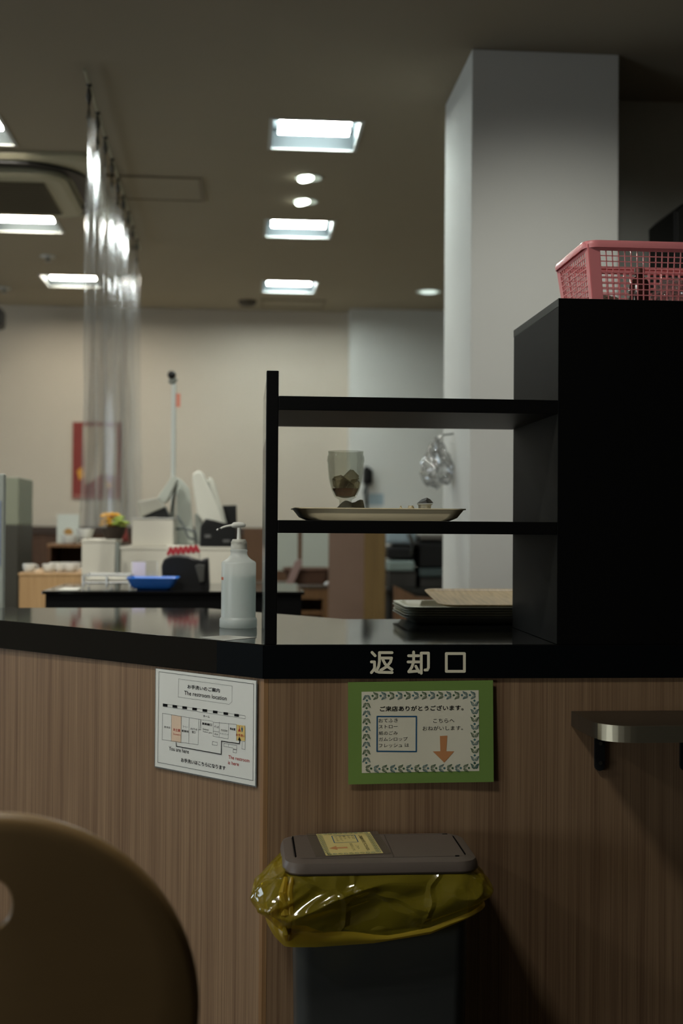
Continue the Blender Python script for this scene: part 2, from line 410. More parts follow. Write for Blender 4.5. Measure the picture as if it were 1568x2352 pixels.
spot(-1.0, 1.25, -1.0, 2.9, .8, SPOT_C*4.5, 90, 'downlight over the aisle aimed at the till, above the picture', (1, .98, .9), .9, .08)
spot(-.2, 1.2, 0, 4.0, .9, SPOT_C*1.6, 80, 'downlight over the aisle aimed at the kitchen, above the picture', (1, .98, .9), .9, .08)
# hatches, air conditioner, detectors
def hatch(x0, x1, y0, y1, label):
    t = thing('access_hatch', label, 'hatch', ((x0+x1)/2, (y0+y1)/2, CZ), 'ceiling access hatches')
    link('panel', B(x0+.02, x1-.02, y0+.02, y1-.02, CZ-.004, CZ-.0008), CEIL, t)
    bm = bmesh.new(); f = .018
    for a in ((x0, x0+f, y0, y1), (x1-f, x1, y0, y1), (x0+f, x1-f, y0, y0+f), (x0+f, x1-f, y1-f, y1)): box(bm, *a, CZ-.008, CZ-.0008)
    link('frame', bm, mat('hatch_frame', (120, 108, 88), .6), t)
p, q = onz(285, 402, CZ), onz(470, 461, CZ); hatch(q.x-.52, q.x, p.y, q.y, 'faint square access hatch in the ceiling right of the clear curtain')
p, q = onz(600, 686, CZ), onz(742, 708, CZ); hatch(p.x, q.x, p.y, q.y, 'faint access hatch in the ceiling nearest the back wall')
c = onz(568, 691, CZ); bm = bmesh.new(); lathe(bm, [(.02, -.045), (.05, -.04), (.07, -.02), (.075, -.001)], 24)
tag(link('smoke_detector', bm, mat('brown_grille', (70, 62, 48), .6), smooth=True, loc=c), 'dark round detector on the ceiling beside the far access hatch', 'detector')
for px, py, lb in ((110, 588, 'small round sensor on the ceiling between the two warm lights'), (9, 661, 'small sprinkler head on the ceiling at the left edge')):
    c = onz(px, py, CZ); t = thing('sprinkler', lb, 'sprinkler', c)
    bm = bmesh.new(); lathe(bm, [(.045, -.008), (.05, -.001)], 20); link('plate', bm, LMF, t, smooth=True, loc=c)
    bm = bmesh.new(); lathe(bm, [(.015, -.04), (.024, -.034), (.012, -.026), (.012, -.006)], 14); link('head', bm, CHROME, t, smooth=True, loc=c)
c = at(2, 730, 6.6); t = thing('ceiling_speaker', 'black hanging speaker at the left edge under the ceiling', 'speaker', c)
bm = bmesh.new(); box(bm, -.14, .02, -.1, .1, -.08, .07, bev=.03); link('body', bm, DARK, t, loc=c)
bm = bmesh.new(); tube(bm, [(-.06, 0, .065), (-.06, 0, CZ-c.z-.001)], .012); link('bracket', bm, DARK, t, loc=c)
# cassette air conditioner
p0 = onz(190, 349, CZ); p1 = onz(190, 486, CZ); acx1 = onz(185, 430, CZ).x+.13; acw = p1.y-p0.y
ac = thing('air_conditioner', 'ceiling cassette air conditioner with a black curved air slot', 'air conditioner', (acx1-acw/2, (p0.y+p1.y)/2, CZ))
cx, cy = acx1-acw/2, (p0.y+p1.y)/2
ACM = mat('ac_beige', (168, 164, 140), .5)
bm = bmesh.new(); loft(bm, [rrect(cx, cy, acw, acw, .06, CZ-.001), rrect(cx, cy, acw, acw, .06, CZ-.02), rrect(cx, cy, acw-.05, acw-.05, .06, CZ-.035)]); link('panel', bm, ACM, ac)
bm = bmesh.new()
loft(bm, [rrect(cx, cy, acw-.10, acw-.10, .30, CZ-.036, 10), rrect(cx, cy, acw-.10, acw-.10, .30, CZ-.048, 10), rrect(cx, cy, acw-.26, acw-.26, .22, CZ-.048, 10), rrect(cx, cy, acw-.26, acw-.26, .22, CZ-.036, 10), rrect(cx, cy, acw-.10, acw-.10, .30, CZ-.036, 10)], False, False)
link('air_slot', bm, DARK, ac)
bm = bmesh.new(); loft(bm, [rrect(cx, cy, acw-.30, acw-.30, .12, CZ-.036), rrect(cx, cy, acw-.30, acw-.30, .12, CZ-.07), rrect(cx, cy, acw-.36, acw-.36, .1, CZ-.08)]); link('cover', bm, ACM, ac)
GR = mat('ac_grille', (92, 84, 66), .7)
gw = acw-.52
link('grille', B(cx-gw/2, cx+gw/2, cy-gw/2, cy+gw/2, CZ-.086, CZ-.0805), GR, ac)
for k in range(14):
    yy = cy-gw/2+gw*(k+.5)/14
    link('slat', B(cx-gw/2+.01, cx+gw/2-.01, yy-.006, yy+.006, CZ-.092, CZ-.0862), GR, ac)

# ================================================================== counter
xc = .0416; RX = 1.9
pt = lambda px, py: onz(px, py, CT)
bk = pt(1200, 1422.5).y
c1 = pt(790, 1422.5); c2 = pt(470, 1396.5)
L45 = 2.1
A = (xc, 0); Lf = (xc-L45*math.cos(.7747), L45*math.sin(.7747))
poly = [A, (RX, 0), (RX, bk), (c1.x, bk), (c2.x, c2.y), (-2.2, c2.y+.03)]
# left end: where the slanted front meets the back line
tt = (c2.y+.0)/math.sin(.7747); Lf = (xc-tt*math.cos(.7747), tt*math.sin(.7747))
poly = [A, (RX, 0), (RX, bk), (c1.x, bk), (c2.x, c2.y), (Lf[0]-.35, c2.y+.33), (Lf[0]-.6, c2.y+.62), (xc-1.95*math.cos(.7747), 1.95*math.sin(.7747))]
poly = [A, (RX, 0), (RX, bk), (c1.x, bk), (c2.x, c2.y), (Lf[0]-.02, c2.y), ]
zb = Z(1559.5, 0, 700)
ct = thing('return_counter_top', 'glossy black worktop with a thick black edge and three cream characters on it', 'counter', (xc, 0, zb))
bm = bmesh.new(); prism(bm, [(a_-.0, b_) for a_, b_ in poly], 'z', zb, CT, bev=.0018); link('slab', bm, [TOPBLACK], ct)
# edge bands
d45 = Vector((-math.cos(.7747), math.sin(.7747), 0)); n45 = Vector((-math.sin(.7747), -math.cos(.7747), 0))
link('edge_band', B(xc, RX, -.0012, .0, zb+.001, CT-.002), EDGE, ct)
bm = bmesh.new(); A3 = Vector((xc, 0, 0)); B3 = A3+d45*(tt-.03)
prism(bm, [tuple((A3+n45*.0012)[:2]), tuple((B3+n45*.0012)[:2]), tuple(B3[:2]), tuple(A3[:2])], 'z', zb+.001, CT-.002); link('edge_band', bm, EDGE, ct)
# characters on the edge, rounded strokes
S0 = Sheet((0, -.0016, 0), (1, 0, 0), (0, 0, 1), (0, -1, 0), .0003)
def zc(zx, zy): p = at(780+zx/4.2378, 1470+zy/4.2378, 0); return (p.x, p.z)
S0.lay = .1
CREAM = mat('cream_vinyl', (232, 225, 198), .6)
chars = [
 [[(313, 120), (343, 152)], [(307, 212), (337, 212), (338, 268), (330, 288), (307, 316)], [(338, 285), (352, 303), (380, 312), (508, 315)],
  [(385, 122), (507, 122)], [(385, 122), (385, 205), (378, 252), (362, 288)], [(398, 174), (502, 174), (492, 212), (455, 258), (398, 292)], [(418, 190), (440, 232), (470, 262), (507, 286)]],
 [[(668, 152), (765, 152)], [(717, 116), (717, 212)], [(663, 212), (768, 212)], [(717, 212), (700, 262), (670, 306)], [(670, 308), (762, 300)], [(738, 254), (770, 312)],
  [(791, 322), (791, 126), (861, 126), (861, 268), (852, 290), (828, 291)]],
 [[(1035, 131), (1211, 131), (1211, 304), (1035, 304), (1035, 131)]]]
for ch in chars:
    bm = bmesh.new()
    for st in ch: S0.stroke(bm, [zc(*p) for p in st], 27/4.2378*2.55/F)
    flat('character', bm, CREAM, ct)
# counter body
cb = thing('counter_base', 'wood grain laminate counter front with an angled left wing', 'counter', (xc, 0, 0))
ins = .004
link('front_panel', B(xc+.012, RX, ins, .03, 0, zb-.0005), WOOD, cb)
bm = bmesh.new()
a_ = A3-n45*ins+d45*.006; b_ = A3-n45*ins+d45*(tt-.05); c_ = b_-n45*.03; d_ = a_-n45*.03
prism(bm, [tuple(v[:2]) for v in (a_, b_, c_, d_)], 'z', 0, zb-.0005); link('wing_panel', bm, WOOD, cb)
bm = bmesh.new(); prism(bm, [(xc-.004, ins+.004), (xc+.002, ins), (xc+.0115, ins), (xc+.0115, .02), (xc+.004, .02)], 'z', 0, zb-.0005); link('corner_trim', bm, wood('corner_wood', (128, 94, 60), (160, 124, 86)), cb)
bm = bmesh.new(); prism(bm, [(xc+.06, .04), (RX-.02, .04), (RX-.02, bk-.03), (c1.x, bk-.03), (c2.x, c2.y-.04), (Lf[0]+.12, c2.y-.04)], 'z', 0, zb-.001); link('carcass', bm, BROWN, cb)

# ---------------------------------------------------------------- shelf unit
xl = X(609.5, 0); xr = X(637.5, 0, 1200); XC = X(1279.5, 0); DS = .4268
zt = Z(909, 0, 638); ztb = Z(941.5, 0, 638); zs = Z(1194.5, 0, 637); zsb = Z(1224, 0, 637); zpost = Z(851, 0, 625); zside = Z(1004, 0, 607)
su = thing('shelf_unit', 'open black two-tier return shelf standing on the counter', 'shelf', (xl, 0, CT))
link('side_panel', B(xl, xr, .031, DS, CT+.0003, zside, bev=.0015), mat('black_side_laminate', (20, 21, 21), .22, spec=.5), su)
link('post', B(xl, xr, 0, .03, CT+.0003, zpost, bev=.0015), BLACK, su)
link('shelf', B(xr+.0003, XC-.0003, .0, DS, ztb, zt, bev=.001), BLACK, su)
link('shelf', B(xr+.0003, XC-.0003, .0, DS, zsb, zs, bev=.001), BLACK, su)
z87 = Z(868, 0, 610)
link('clear_side_sheet', B(xl, xl+.003, .032, DS, zside+.0005, z87), sheetmat('clear_acrylic', (200, 200, 195), .93, .10, .08), su)
# tall cabinet
zk = Z(684.5, 0, 1281)
tc_ = thing('tall_cabinet', 'tall matt black cabinet at the right holding the pink basket', 'cabinet', (XC, 0, CT))
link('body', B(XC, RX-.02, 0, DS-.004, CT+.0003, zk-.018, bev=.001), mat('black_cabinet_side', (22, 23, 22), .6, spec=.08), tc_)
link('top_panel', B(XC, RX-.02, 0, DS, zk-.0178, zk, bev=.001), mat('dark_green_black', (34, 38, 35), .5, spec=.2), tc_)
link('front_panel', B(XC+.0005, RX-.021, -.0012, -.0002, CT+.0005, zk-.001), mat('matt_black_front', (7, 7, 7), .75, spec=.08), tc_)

# ---------------------------------------------------------------- trays
def tray_bm(wd, dp, h, fl=.012, r=.03, s=.018, t=.0022, sy=None):
    sy = s if sy is None else sy
    bm = bmesh.new()
    loft(bm, [rrect(0, 0, wd-2*(fl+s), dp-2*(fl+sy), r*.7, 0, 6), rrect(0, 0, wd-2*fl-s*.9, dp-2*fl-sy*.9, r*.8, h*.25, 6), rrect(0, 0, wd-2*fl, dp-2*fl, r*.9, h-t-.001, 6), rrect(0, 0, wd, dp, r, h-t, 6), rrect(0, 0, wd, dp, r, h, 6),
              rrect(0, 0, wd-2*fl-2*t, dp-2*fl-2*t, r*.88, h-.0005, 6), rrect(0, 0, wd-2*fl-s*.9-2*t, dp-2*fl-sy*.9-2*t, r*.75, h*.25+t, 6), rrect(0, 0, wd-2*(fl+s)-2*t, dp-2*(fl+sy)-2*t, r*.6, t, 6)])
    return bm
Yt = .04
txa, txb = X(672, Yt+.12), X(1053, Yt+.12)
TW = txb-txa; th = Z(1168, Yt+.01, 860)-zs-.0004
tr = link('serving_tray', tray_bm(TW, .27, th+.001, fl=.005, s=.031, r=.035, sy=.004), TRAYM, smooth=True, loc=Vector(((txa+txb)/2, Yt+.135, zs+.0004)))
tag(tr, 'cream plastic tray holding the used glass on the middle shelf', 'tray')
tz = zs+.0004+.0022
# glass
gY = .14; gc = at(793, 1166, gY); s1 = (gY-EYE.y)/F
gl = thing('parfait_glass', 'footed drinking glass with melting ice and brown dregs', 'glass', (gc.x, gY, tz))
zoff = lambda py: at(793, py, gY).z - tz
def gp(l): return [(r*s1, zoff(y)) for r, y in l]
prof = [(.002, 0)]
outer = gp([(30, 1166), (31, 1163), (17, 1160), (14, 1155), (15, 1148), (25, 1142), (33, 1125), (39, 1100), (41.5, 1075), (42, 1064), (43.5, 1058), (42.5, 1049), (40.5, 1044), (41, 1036.5)])
f0 = [(30*s1, 0.0003), (31*s1, .003)]
inner = gp([(39.8, 1036.5), (39.2, 1044), (41, 1050), (41.5, 1058), (40, 1066), (39.5, 1076), (37, 1100), (31, 1124), (23, 1140), (6, 1144)])
bm = bmesh.new(); lathe(bm, f0+[(18*s1, .008)]+outer[3:]+inner, 48)
gm = mat('clear_glass', (244, 248, 244), .04, trans=1.0); gm.node_tree.nodes['Principled BSDF'].inputs['IOR'].default_value = 1.42
link('bowl', bm, sheetmat('goblet_glass', (235, 236, 228), .93, .06, .05, tint=(246, 247, 244), bump=.3, bscale=60), gl, smooth=True, loc=Vector((gc.x, gY, tz)))
bm = bmesh.new(); lathe(bm, gp([(5, 1143.5), (22, 1139.5), (29, 1126), (30.5, 1122), (4, 1121)]), 32); link('drink', bm, mat('brown_dregs', (112, 62, 38), .2, coat=.3), gl, smooth=True, loc=Vector((gc.x, gY, tz)))
for k, (dx, py, s_) in enumerate(((-15, 1108, 15), (12, 1098, 17), (-1, 1113, 13), (21, 1112, 11), (6, 1118, 12))):
    bm = bmesh.new(); bmesh.ops.create_cube(bm, size=1.75*s_*s1)
    bmesh.ops.bevel(bm, geom=bm.edges[:], offset=.25*s_*s1, segments=3, affect='EDGES')
    bmesh.ops.rotate(bm, cent=(0, 0, 0), matrix=Matrix.Rotation(k*1.1+.5, 3, Vector((1, k*.4-.6, .7)).normalized()), verts=bm.verts)
    link('ice', bm, sheetmat('cloudy_ice', (236, 228, 206), .68, .10, .1, tint=(240, 234, 220), transl=.7), gl, smooth=True, loc=Vector((gc.x+dx*s1, gY+(-.008, .010, .012, -.006, -.012)[k], tz+zoff(py))))
# folded wrapper behind the glass
nY = .20
def sheetmesh(pts3, th=.0006):
    bm = bmesh.new(); f = bm.faces.new([bm.verts.new(p) for p in pts3]); 
    bm.normal_update(); r = bmesh.ops.solidify(bm, geom=[f], thickness=th); return bm
bm = bmesh.new()
g = [at(748, 1168, nY-.05), at(842, 1168, nY-.05), at(838, 1160, nY), at(833, 1149, nY+.03), at(785, 1152, nY+.03), at(760, 1162, nY)]
lo = tz+.001
P_ = [Vector((X(748, .185), .183, lo)), Vector((X(842, .185), .18, lo)), Vector((X(833, .21), .21, Z(1150, .21, 833))), Vector((X(786, .21), .215, Z(1153, .21, 786)))]
n = 8; grid = []
for i in range(n+1):
    row = []
    for j in range(n+1):
        u, v = i/n, j/n; p = (P_[0]*(1-u)+P_[1]*u)*(1-v)+(P_[3]*(1-u)+P_[2]*u)*v
        row.append(bm.verts.new(p+Vector((0, 0, .003*math.sin(u*9)*v))))
    grid.append(row)
for i in range(n):
    for j in range(n): bm.faces.new((grid[i][j], grid[i+1][j], grid[i+1][j+1], grid[i][j+1]))
bm.normal_update(); bmesh.ops.solidify(bm, geom=bm.faces[:], thickness=.0006)
tag(link('paper_napkin', bm, mat('grey_napkin', (190, 190, 180), .8)), 'grey folded paper napkin propped behind the glass', 'napkin')
# creamer cup with peeled foil and paper scraps
pY = .15; c = at(975, 1167, pY)
cr = thing('creamer_cup', 'small empty creamer cup with its foil lid peeled up', 'cup', (c.x, pY, tz+.0003))
cl = Vector((c.x, pY, tz+.0003)); hz = Z(1158, pY, 975)-tz
bm = bmesh.new(); lathe(bm, [(.0105, 0), (.0145, hz-.002), (.017, hz-.0015), (.017, hz), (.0135, hz), (.0095, .001)], 28); link('cup', bm, mat('milky_plastic', (196, 196, 186), .35), cr, smooth=True, loc=cl)
bm = bmesh.new(); hf = Z(1143, pY, 975)-tz
V = [Vector(p) for p in ((-.019, -.010, hz+.001), (-.006, .006, hz+(hf-hz)*.75), (.006, .008, hf), (.013, .006, hf*.93), (.019, -.004, hz+.002), (.004, -.012, hz+.001), (.002, -.003, hz+(hf-hz)*.55))]
vs = [bm.verts.new(v) for v in V]
for f in ((0, 5, 6), (0, 6, 1), (1, 6, 2), (2, 6, 3), (3, 6, 4), (4, 6, 5)): bm.faces.new([vs[i] for i in f])
bm.normal_update(); bmesh.ops.solidify(bm, geom=bm.faces[:], thickness=.0003)
link('foil_lid', bm, mat('foil', (236, 236, 232), .35, var=.35, vscale=160), cr, loc=cl)
for px, r, lb in ((921, .006, 'tiny cream paper scrap on the tray, left of the other'), (943, .010, 'crumpled cream paper scrap beside the creamer cup')):
    c = at(px, 1166, .13); bm = bmesh.new(); bmesh.ops.create_icosphere(bm, subdivisions=2, radius=r)
    for v in bm.verts: v.co *= 1+.45*noise.noise(v.co*260+Vector((px, 0, 0)))
    ht = max(v.co.z for v in bm.verts); lo_ = min(v.co.z for v in bm.verts)
    top = Z(1161, .13, px)-tz
    for v in bm.verts: v.co.z = (v.co.z-lo_)/(ht-lo_)*top
    tag(link('paper_scrap', bm, TRAYM, loc=Vector((c.x, .13, tz+.0003))), lb, 'scrap', 'paper scraps on the tray')
# tray stack behind the cabinet
sxa = X(918, .56); 
CREAMW = mat('white_tray_plastic', (205, 205, 184), .4)
base = CT+.0004
for k in range(5):
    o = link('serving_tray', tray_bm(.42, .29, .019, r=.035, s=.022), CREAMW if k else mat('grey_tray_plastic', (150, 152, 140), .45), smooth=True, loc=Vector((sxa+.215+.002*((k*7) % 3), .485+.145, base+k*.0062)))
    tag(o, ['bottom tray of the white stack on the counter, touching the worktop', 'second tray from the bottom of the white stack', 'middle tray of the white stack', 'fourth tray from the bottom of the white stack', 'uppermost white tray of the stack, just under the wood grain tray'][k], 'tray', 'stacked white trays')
wt = link('wood_grain_tray', tray_bm(.40, .29, .0075, fl=.006, r=.035, s=.012, sy=.006), mat('pale_wood_print', (176, 154, 116), .45, var=.55, vscale=8, stretch=(14, 1.0, 1)), smooth=True, loc=Vector((sxa+.258+.035, .485+.155, base+4*.0062+.019+.0105)))
wt.rotation_euler = (math.radians(5.0), 0, 0)
tag(wt, 'wood grain tray lying tilted on top of the white tray stack', 'tray')
# ---------------------------------------------------------------- sanitiser bottle
bY = onz(547, 1441, CT).y; bc = Vector((onz(547, 1441, CT).x, bY, CT+.0003)); q = (bY-EYE.y)/F/6.03
sb = thing('sanitiser_bottle', 'translucent white pump bottle of hand sanitiser by the black shelf', 'bottle', bc)
z_ = lambda zy: (1580-zy)*q
BOT = sheetmat('translucent_bottle', (250, 252, 246), .2, .05, .3, transl=.6)
bm = bmesh.new(); lathe(bm, [(r*q, z_(y)) for r, y in ((250, 1580), (258, 1570), (258, 1470), (252, 1455), (240, 1440), (237, 1430), (237, 1000), (237, 700), (232, 682), (215, 668), (180, 648), (150, 625), (128, 600), (115, 575), (112, 545), (119, 530), (119, 515), (108, 505), (104, 500))], 48)
link('bottle', bm, BOT, sb, smooth=True, loc=bc)
bm = bmesh.new(); lathe(bm, [(r*q, z_(y)) for r, y in ((248, 1574), (250, 1480), (231, 1430), (231, 868))], 40); link('liquid', bm, sheetmat('sanitiser_liquid', (196, 212, 212), .45, .0, .3, transl=.6), sb, smooth=True, loc=bc)
bm = bmesh.new(); lathe(bm, [(r*q, z_(y)) for r, y in ((114, 500), (112, 478), (100, 390), (92, 372), (88, 368), (30, 366))], 40)
for k in range(36):
    a = 2*PI*k/36; bmesh.ops.create_cone(bm, cap_ends=True, segments=4, radius1=3*q, radius2=2.4*q, depth=80*q, matrix=Matrix.Translation((107*q*math.cos(a), 107*q*math.sin(a), z_(440))))
link('cap', bm, mat('cap_white', (190, 190, 178), .45), sb, smooth=True, loc=bc)
bm = bmesh.new(); lathe(bm, [(30*q, z_(366)), (26*q, z_(300)), (22*q, z_(205))], 16)
tube(bm, [Vector(((x-1010)*q, 0, z_(y))) for x, y in ((1095, 188), (1085, 178), (1060, 168), (1000, 168), (940, 172), (905, 183))], [12*q, 26*q, 34*q, 40*q, 40*q, 20*q], 14)
tube(bm, [Vector(((x-1010)*q, 0, z_(y))) for x, y in ((920, 176), (870, 182), (820, 192), (780, 207), (755, 222))], [18*q, 16*q, 15*q, 14*q, 13*q], 12)
link('pump', bm, mat('pump_white', (215, 215, 205), .35), sb, smooth=True, loc=bc)
bm = bmesh.new(); tube(bm, [Vector(((x-1010)*q, 0, z_(y))) for x, y in ((757, 220), (742, 228), (715, 240))], [14*q, 15*q, 18*q], 12); link('nozzle', bm, mat('nozzle_dark', (60, 60, 56), .3), sb, smooth=True, loc=bc)
bm = bmesh.new(); bmesh.ops.create_icosphere(bm, subdivisions=2, radius=17*q, matrix=Matrix.Translation((-295*q, -.001, z_(238)))); link('drop', bm, WHITE, sb, smooth=True, loc=bc)
bm = bmesh.new()
for i in range(4):
    a0 = math.radians(186+6*i); a1 = math.radians(186+6*(i+1))
    bm.faces.new([bm.verts.new(Vector((238.5*q*math.cos(a), 238.5*q*math.sin(a), z))) for a, z in ((a0, z_(925)), (a1, z_(925)), (a1, z_(885)), (a0, z_(885)))])
link('label', bm, mat('orange_label', (190, 96, 60), .5), sb, loc=bc)
# small paper in front of the bottle
pp = [onz(*p, CT) for p in ((458, 1464), (514, 1472), (590, 1464.5), (520, 1459.5))]
pp = [Vector((p.x, p.y, CT+.0006)) for p in pp]
bm = bmesh.new(); bm.faces.new([bm.verts.new(p) for p in pp]); bm.normal_update(); bmesh.ops.solidify(bm, geom=bm.faces[:], thickness=.0004)
tag(link('paper_slip', bm, mat('grey_paper', (175, 175, 165), .6)), 'small pale paper lying on the worktop before the pump bottle', 'paper')

# ---------------------------------------------------------------- signs on the counter front
W_, H_ = .297, .210
# green mount return sign
def printed_notice(sheet, parent, full=True):
    """the thank-you notice; sheet in metres of an A4 landscape, origin lower left"""
    Hm = homog([(78, 410), (1490, 393), (1475, 1378), (78, 1412)], [(0, H_), (W_, H_), (W_, 0), (0, 0)])
    def p(x, y): return Hm(x, y)
    bm = bmesh.new()
    ku = lambda s, x0, y0, x1, y1, b=0: sheet.text(bm, s, *p(x0, y1), *p(x1, y0), bold=b, h=1)
    ku('ご来店ありがとうございます。', 390, 636, 1198, 698, .028)
    ku('おてふき', 376, 766, 562, 808, .004); ku('ストロー', 376, 828, 560, 866, .004); ku('紙のごみ', 376, 890, 560, 930, .004)
    ku('ガムシロップ', 376, 948, 656, 990, .004); ku('フレッシュ は', 376, 1010, 668, 1052, .004)
    ku('こちらへ', 906, 766, 1110, 810, .004); ku('おねがいします。', 802, 836, 1190, 886, .004)
    flat('lettering', bm, INK, parent)
    bm = bmesh.new(); sheet.stroke(bm, [p(362, 748), p(743, 748), p(738, 1090), p(358, 1088)], .0028, closed=True, h=1); flat('box_outline', bm, mat('blue_ink', (30, 86, 122), .6), parent)
    bm = bmesh.new(); sheet.poly(bm, [p(968, 938), p(1040, 934), p(1028, 1086), p(1104, 1086), p(1006, 1196), p(898, 1088), p(970, 1086)], 1); flat('arrow', bm, mat('orange_print', (198, 136, 86), .6), parent)
    G = [bmesh.new(), bmesh.new()]; K = [mat('leaf_green', (66, 98, 62), .6), mat('leaf_teal', (70, 112, 112), .6)]
    def motif(cx, cy, dx, dy, k):   # dot at cx,cy and two leaves opening towards dx,dy
        b = G[k % 2]
        def q(u, v): return p(cx+dx*u-dy*v, cy+dy*u+dx*v)
        b_pts = [q(11*math.cos(a*PI/5), 11*math.sin(a*PI/5)) for a in range(10)]
        sheet.poly(b, b_pts, 1)
        for s_ in (1, -1):
            o_ = [(14, 4), (26, 4), (40, 10), (48, 26), (24, 34), (8, 40), (14, 24)] if False else [(8, 38), (24, 30), (44, 26), (52, 10), (46, 3), (26, 10), (14, 22)]
            i_ = [(20, 31), (42, 22), (46, 12), (26, 18)]
            pts = [(u, v*s_) for u, v in o_]
            sheet.stroke(b, [q(*t) for t in pts], .0008, closed=True, h=1.2, round_=False)
            sheet.stroke(b, [q(12, 34*s_), q(30, 20*s_), q(48, 7*s_)], .0007, h=1.3, round_=False)
            sheet.stroke(b, [q(20, 30*s_), q(36, 22*s_), q(48, 14*s_)], .0006, h=1.4, round_=False)
    for i in range(12): motif(318+79*i, 545-i*.6, 1, 0, i)
    for i in range(12): motif(380+78.3*i, 1259-i*1.2, -1, 0, i+1)
    for i in range(8): motif(259-i*.8, 666+76.4*i, 0, -1, i)
    for i in range(8): motif(1306-i*1.2, 668+76*i, 0, 1, i+1)
    motif(262, 590, 0, -1, 1); motif(1306, 592, .0, 1, 1); motif(300, 1256, -1, 0, 0); motif(1264, 538, 1, 0, 1); motif(1296, 1196, 0, 1, 1)
    flat('leaf_border', G[0], K[0], parent); flat('leaf_border', G[1], K[1], parent)
    return p
ga = at(798.5, 1566.5, 0); gb = at(1131, 1562, 0); gd = at(798.5, 1803.5, 0)
ux = Vector((1, 0, 0)); 
gw_ = (gb-ga).length
ux = (gb-ga).normalized(); ux.y = 0; ux.normalize(); uy = Vector((-ux.z, 0, ux.x))
gO = Vector((ga.x, -.0022, ga.z)) - uy*H_
sg = thing('return_notice', 'green bordered notice with an orange down arrow taped below the cream characters', 'sign', gO)
GS = mat('green_card', (116, 146, 72), .6, spec=.3)
def curl(u, v): return .004*max(0, (u/W_-.55))*(1-v/H_)*2 + .0006   # lower right lifts off the panel
def sheetgrid(O, ux, uy, nrm, u0, v0, u1, v1, off=0, n=12, curl=None, th=.0003):
    bm = bmesh.new(); g = []
    for i in range(n+1):
        g.append([])
        for j in range(n+1):
            u = u0+(u1-u0)*i/n; v = v0+(v1-v0)*j/n
            g[-1].append(bm.verts.new(O+ux*u+uy*v+nrm*(off+(curl(u, v) if curl else 0))))
    for i in range(n):
        for j in range(n): bm.faces.new((g[i][j], g[i+1][j], g[i+1][j+1], g[i][j+1]))
    bm.normal_update(); bmesh.ops.solidify(bm, geom=bm.faces[:], thickness=th); return bm
nf = Vector((0, -1, 0))
o = link('green_card', sheetgrid(gO, ux, uy, nf, 0, 0, gw_, H_, 0, curl=curl), GS, sg)
class CSheet(Sheet):
    def P(s, u, v, h=0): return s.o + s.ux*u + s.uy*v + s.n*(s.e*(1+h)+(curl(u, v) if s.c else 0))
cs = CSheet(gO, ux*(gw_/W_), uy, nf, .0004); cs.c = True
Hm = homog([(78, 410), (1490, 393), (1475, 1378), (78, 1412)], [(0, H_), (W_, H_), (W_, 0), (0, 0)])
p0, p1 = Hm(210, 1300), Hm(1350, 490)
link('white_sheet', sheetgrid(gO, ux*(gw_/W_), uy, nf, p0[0], p0[1], p1[0], p1[1], .0005, curl=curl, th=.0002), mat('notice_paper', (228, 223, 200), .6, spec=.2), sg)
printed_notice(cs, sg)
# restroom map on the wing
O0 = A3 + d45*0; zc_tr = 0
def wing(px, py):      # point of the wing's face seen at this pixel
    d = ray(px, py); t = (A3-EYE).dot(n45)/d.dot(n45); return EYE+d*t
tr_ = wing(588, 1563); tl_ = wing(358.5, 1535); bl_ = wing(357.5, 1759)
uw = -d45; rO = wing(357.5, 1759.5)+n45*.0018; rw = (wing(587, 1690)-wing(358.5, 1690)).length; rh = (tl_-bl_).length
rs = thing('restroom_map', 'white laminated restroom map taped on the angled left wing', 'sign', rO)
uz = Vector((0, 0, 1))
link('sheet', sheetgrid(rO, uw, uz, n45, 0, 0, rw, rh, 0, n=6), PAPER, rs)
link('laminate_edge', sheetgrid(rO-n45*.0005, uw, uz, n45, -.003, -.003, rw+.003, rh+.001, 0, n=2, th=.0002), sheetmat('laminate_film', (190, 200, 200), .7, .2, .15), rs)
ms = Sheet(rO, uw, uz, n45, .0005)
Hr = homog([(108, 198), (1392, 345), (1375, 1705), (100, 1447)], [(0, rh), (rw, rh), (rw, 0), (0, 0)])
R_ = lambda x, y: Hr(x, y)
def rtext(bm, s, a, b, h_, bold=0, dy=0):   # a,b baseline ends in the zoomed photograph, h_ height in its pixels
    u0, v0 = R_(*a); u1, v1 = R_(*b); vt = R_(a[0], a[1]-h_)[1]; v = (v0+v1)/2; ms.text(bm, s, u0, v, u1, v+(vt-v0), bold=bold)
bm = bmesh.new()
rtext(bm, 'お手洗いのご案内', (512, 446), (924, 505), 50, .024); rtext(bm, 'The restroom location', (470, 530), (1012, 604), 52, .010)
rtext(bm, 'ホーム', (712, 818), (795, 828), 28, .01); rtext(bm, 'You are here', (275, 1240), (528, 1290), 50, .01)
rtext(bm, 'お手洗いはこちらになります', (430, 1398), (996, 1496), 52, .024)
rtext(bm, '飲食店', (216, 958), (292, 968), 26, .0); rtext(bm, 'コーヒー', (452, 950), (516, 960), 24); rtext(bm, '観光案内所', (440, 1008), (525, 1020), 28, .02)
rtext(bm, 'みどりの', (550, 980), (634, 992), 26, .01); rtext(bm, '窓口', (568, 1022), (612, 1030), 28, .02)
rtext(bm, '新幹線口', (700, 916), (822, 936), 32, .03); rtext(bm, 'Shinkansen', (706, 984), (782, 992), 22); rtext(bm, 'Ticket gate', (706, 1016), (826, 1036), 22)
rtext(bm, 'そば', (852, 950), (912, 964), 28); rtext(bm, '売店', (856, 1046), (902, 1054), 20); rtext(bm, '待合室前', (940, 998), (1022, 1010), 26); rtext(bm, 'コンビニエンス', (924, 1036), (1034, 1056), 22)
rtext(bm, '待合室', (1054, 980), (1124, 992), 30, .03)
flat('lettering', bm, INK, rs)
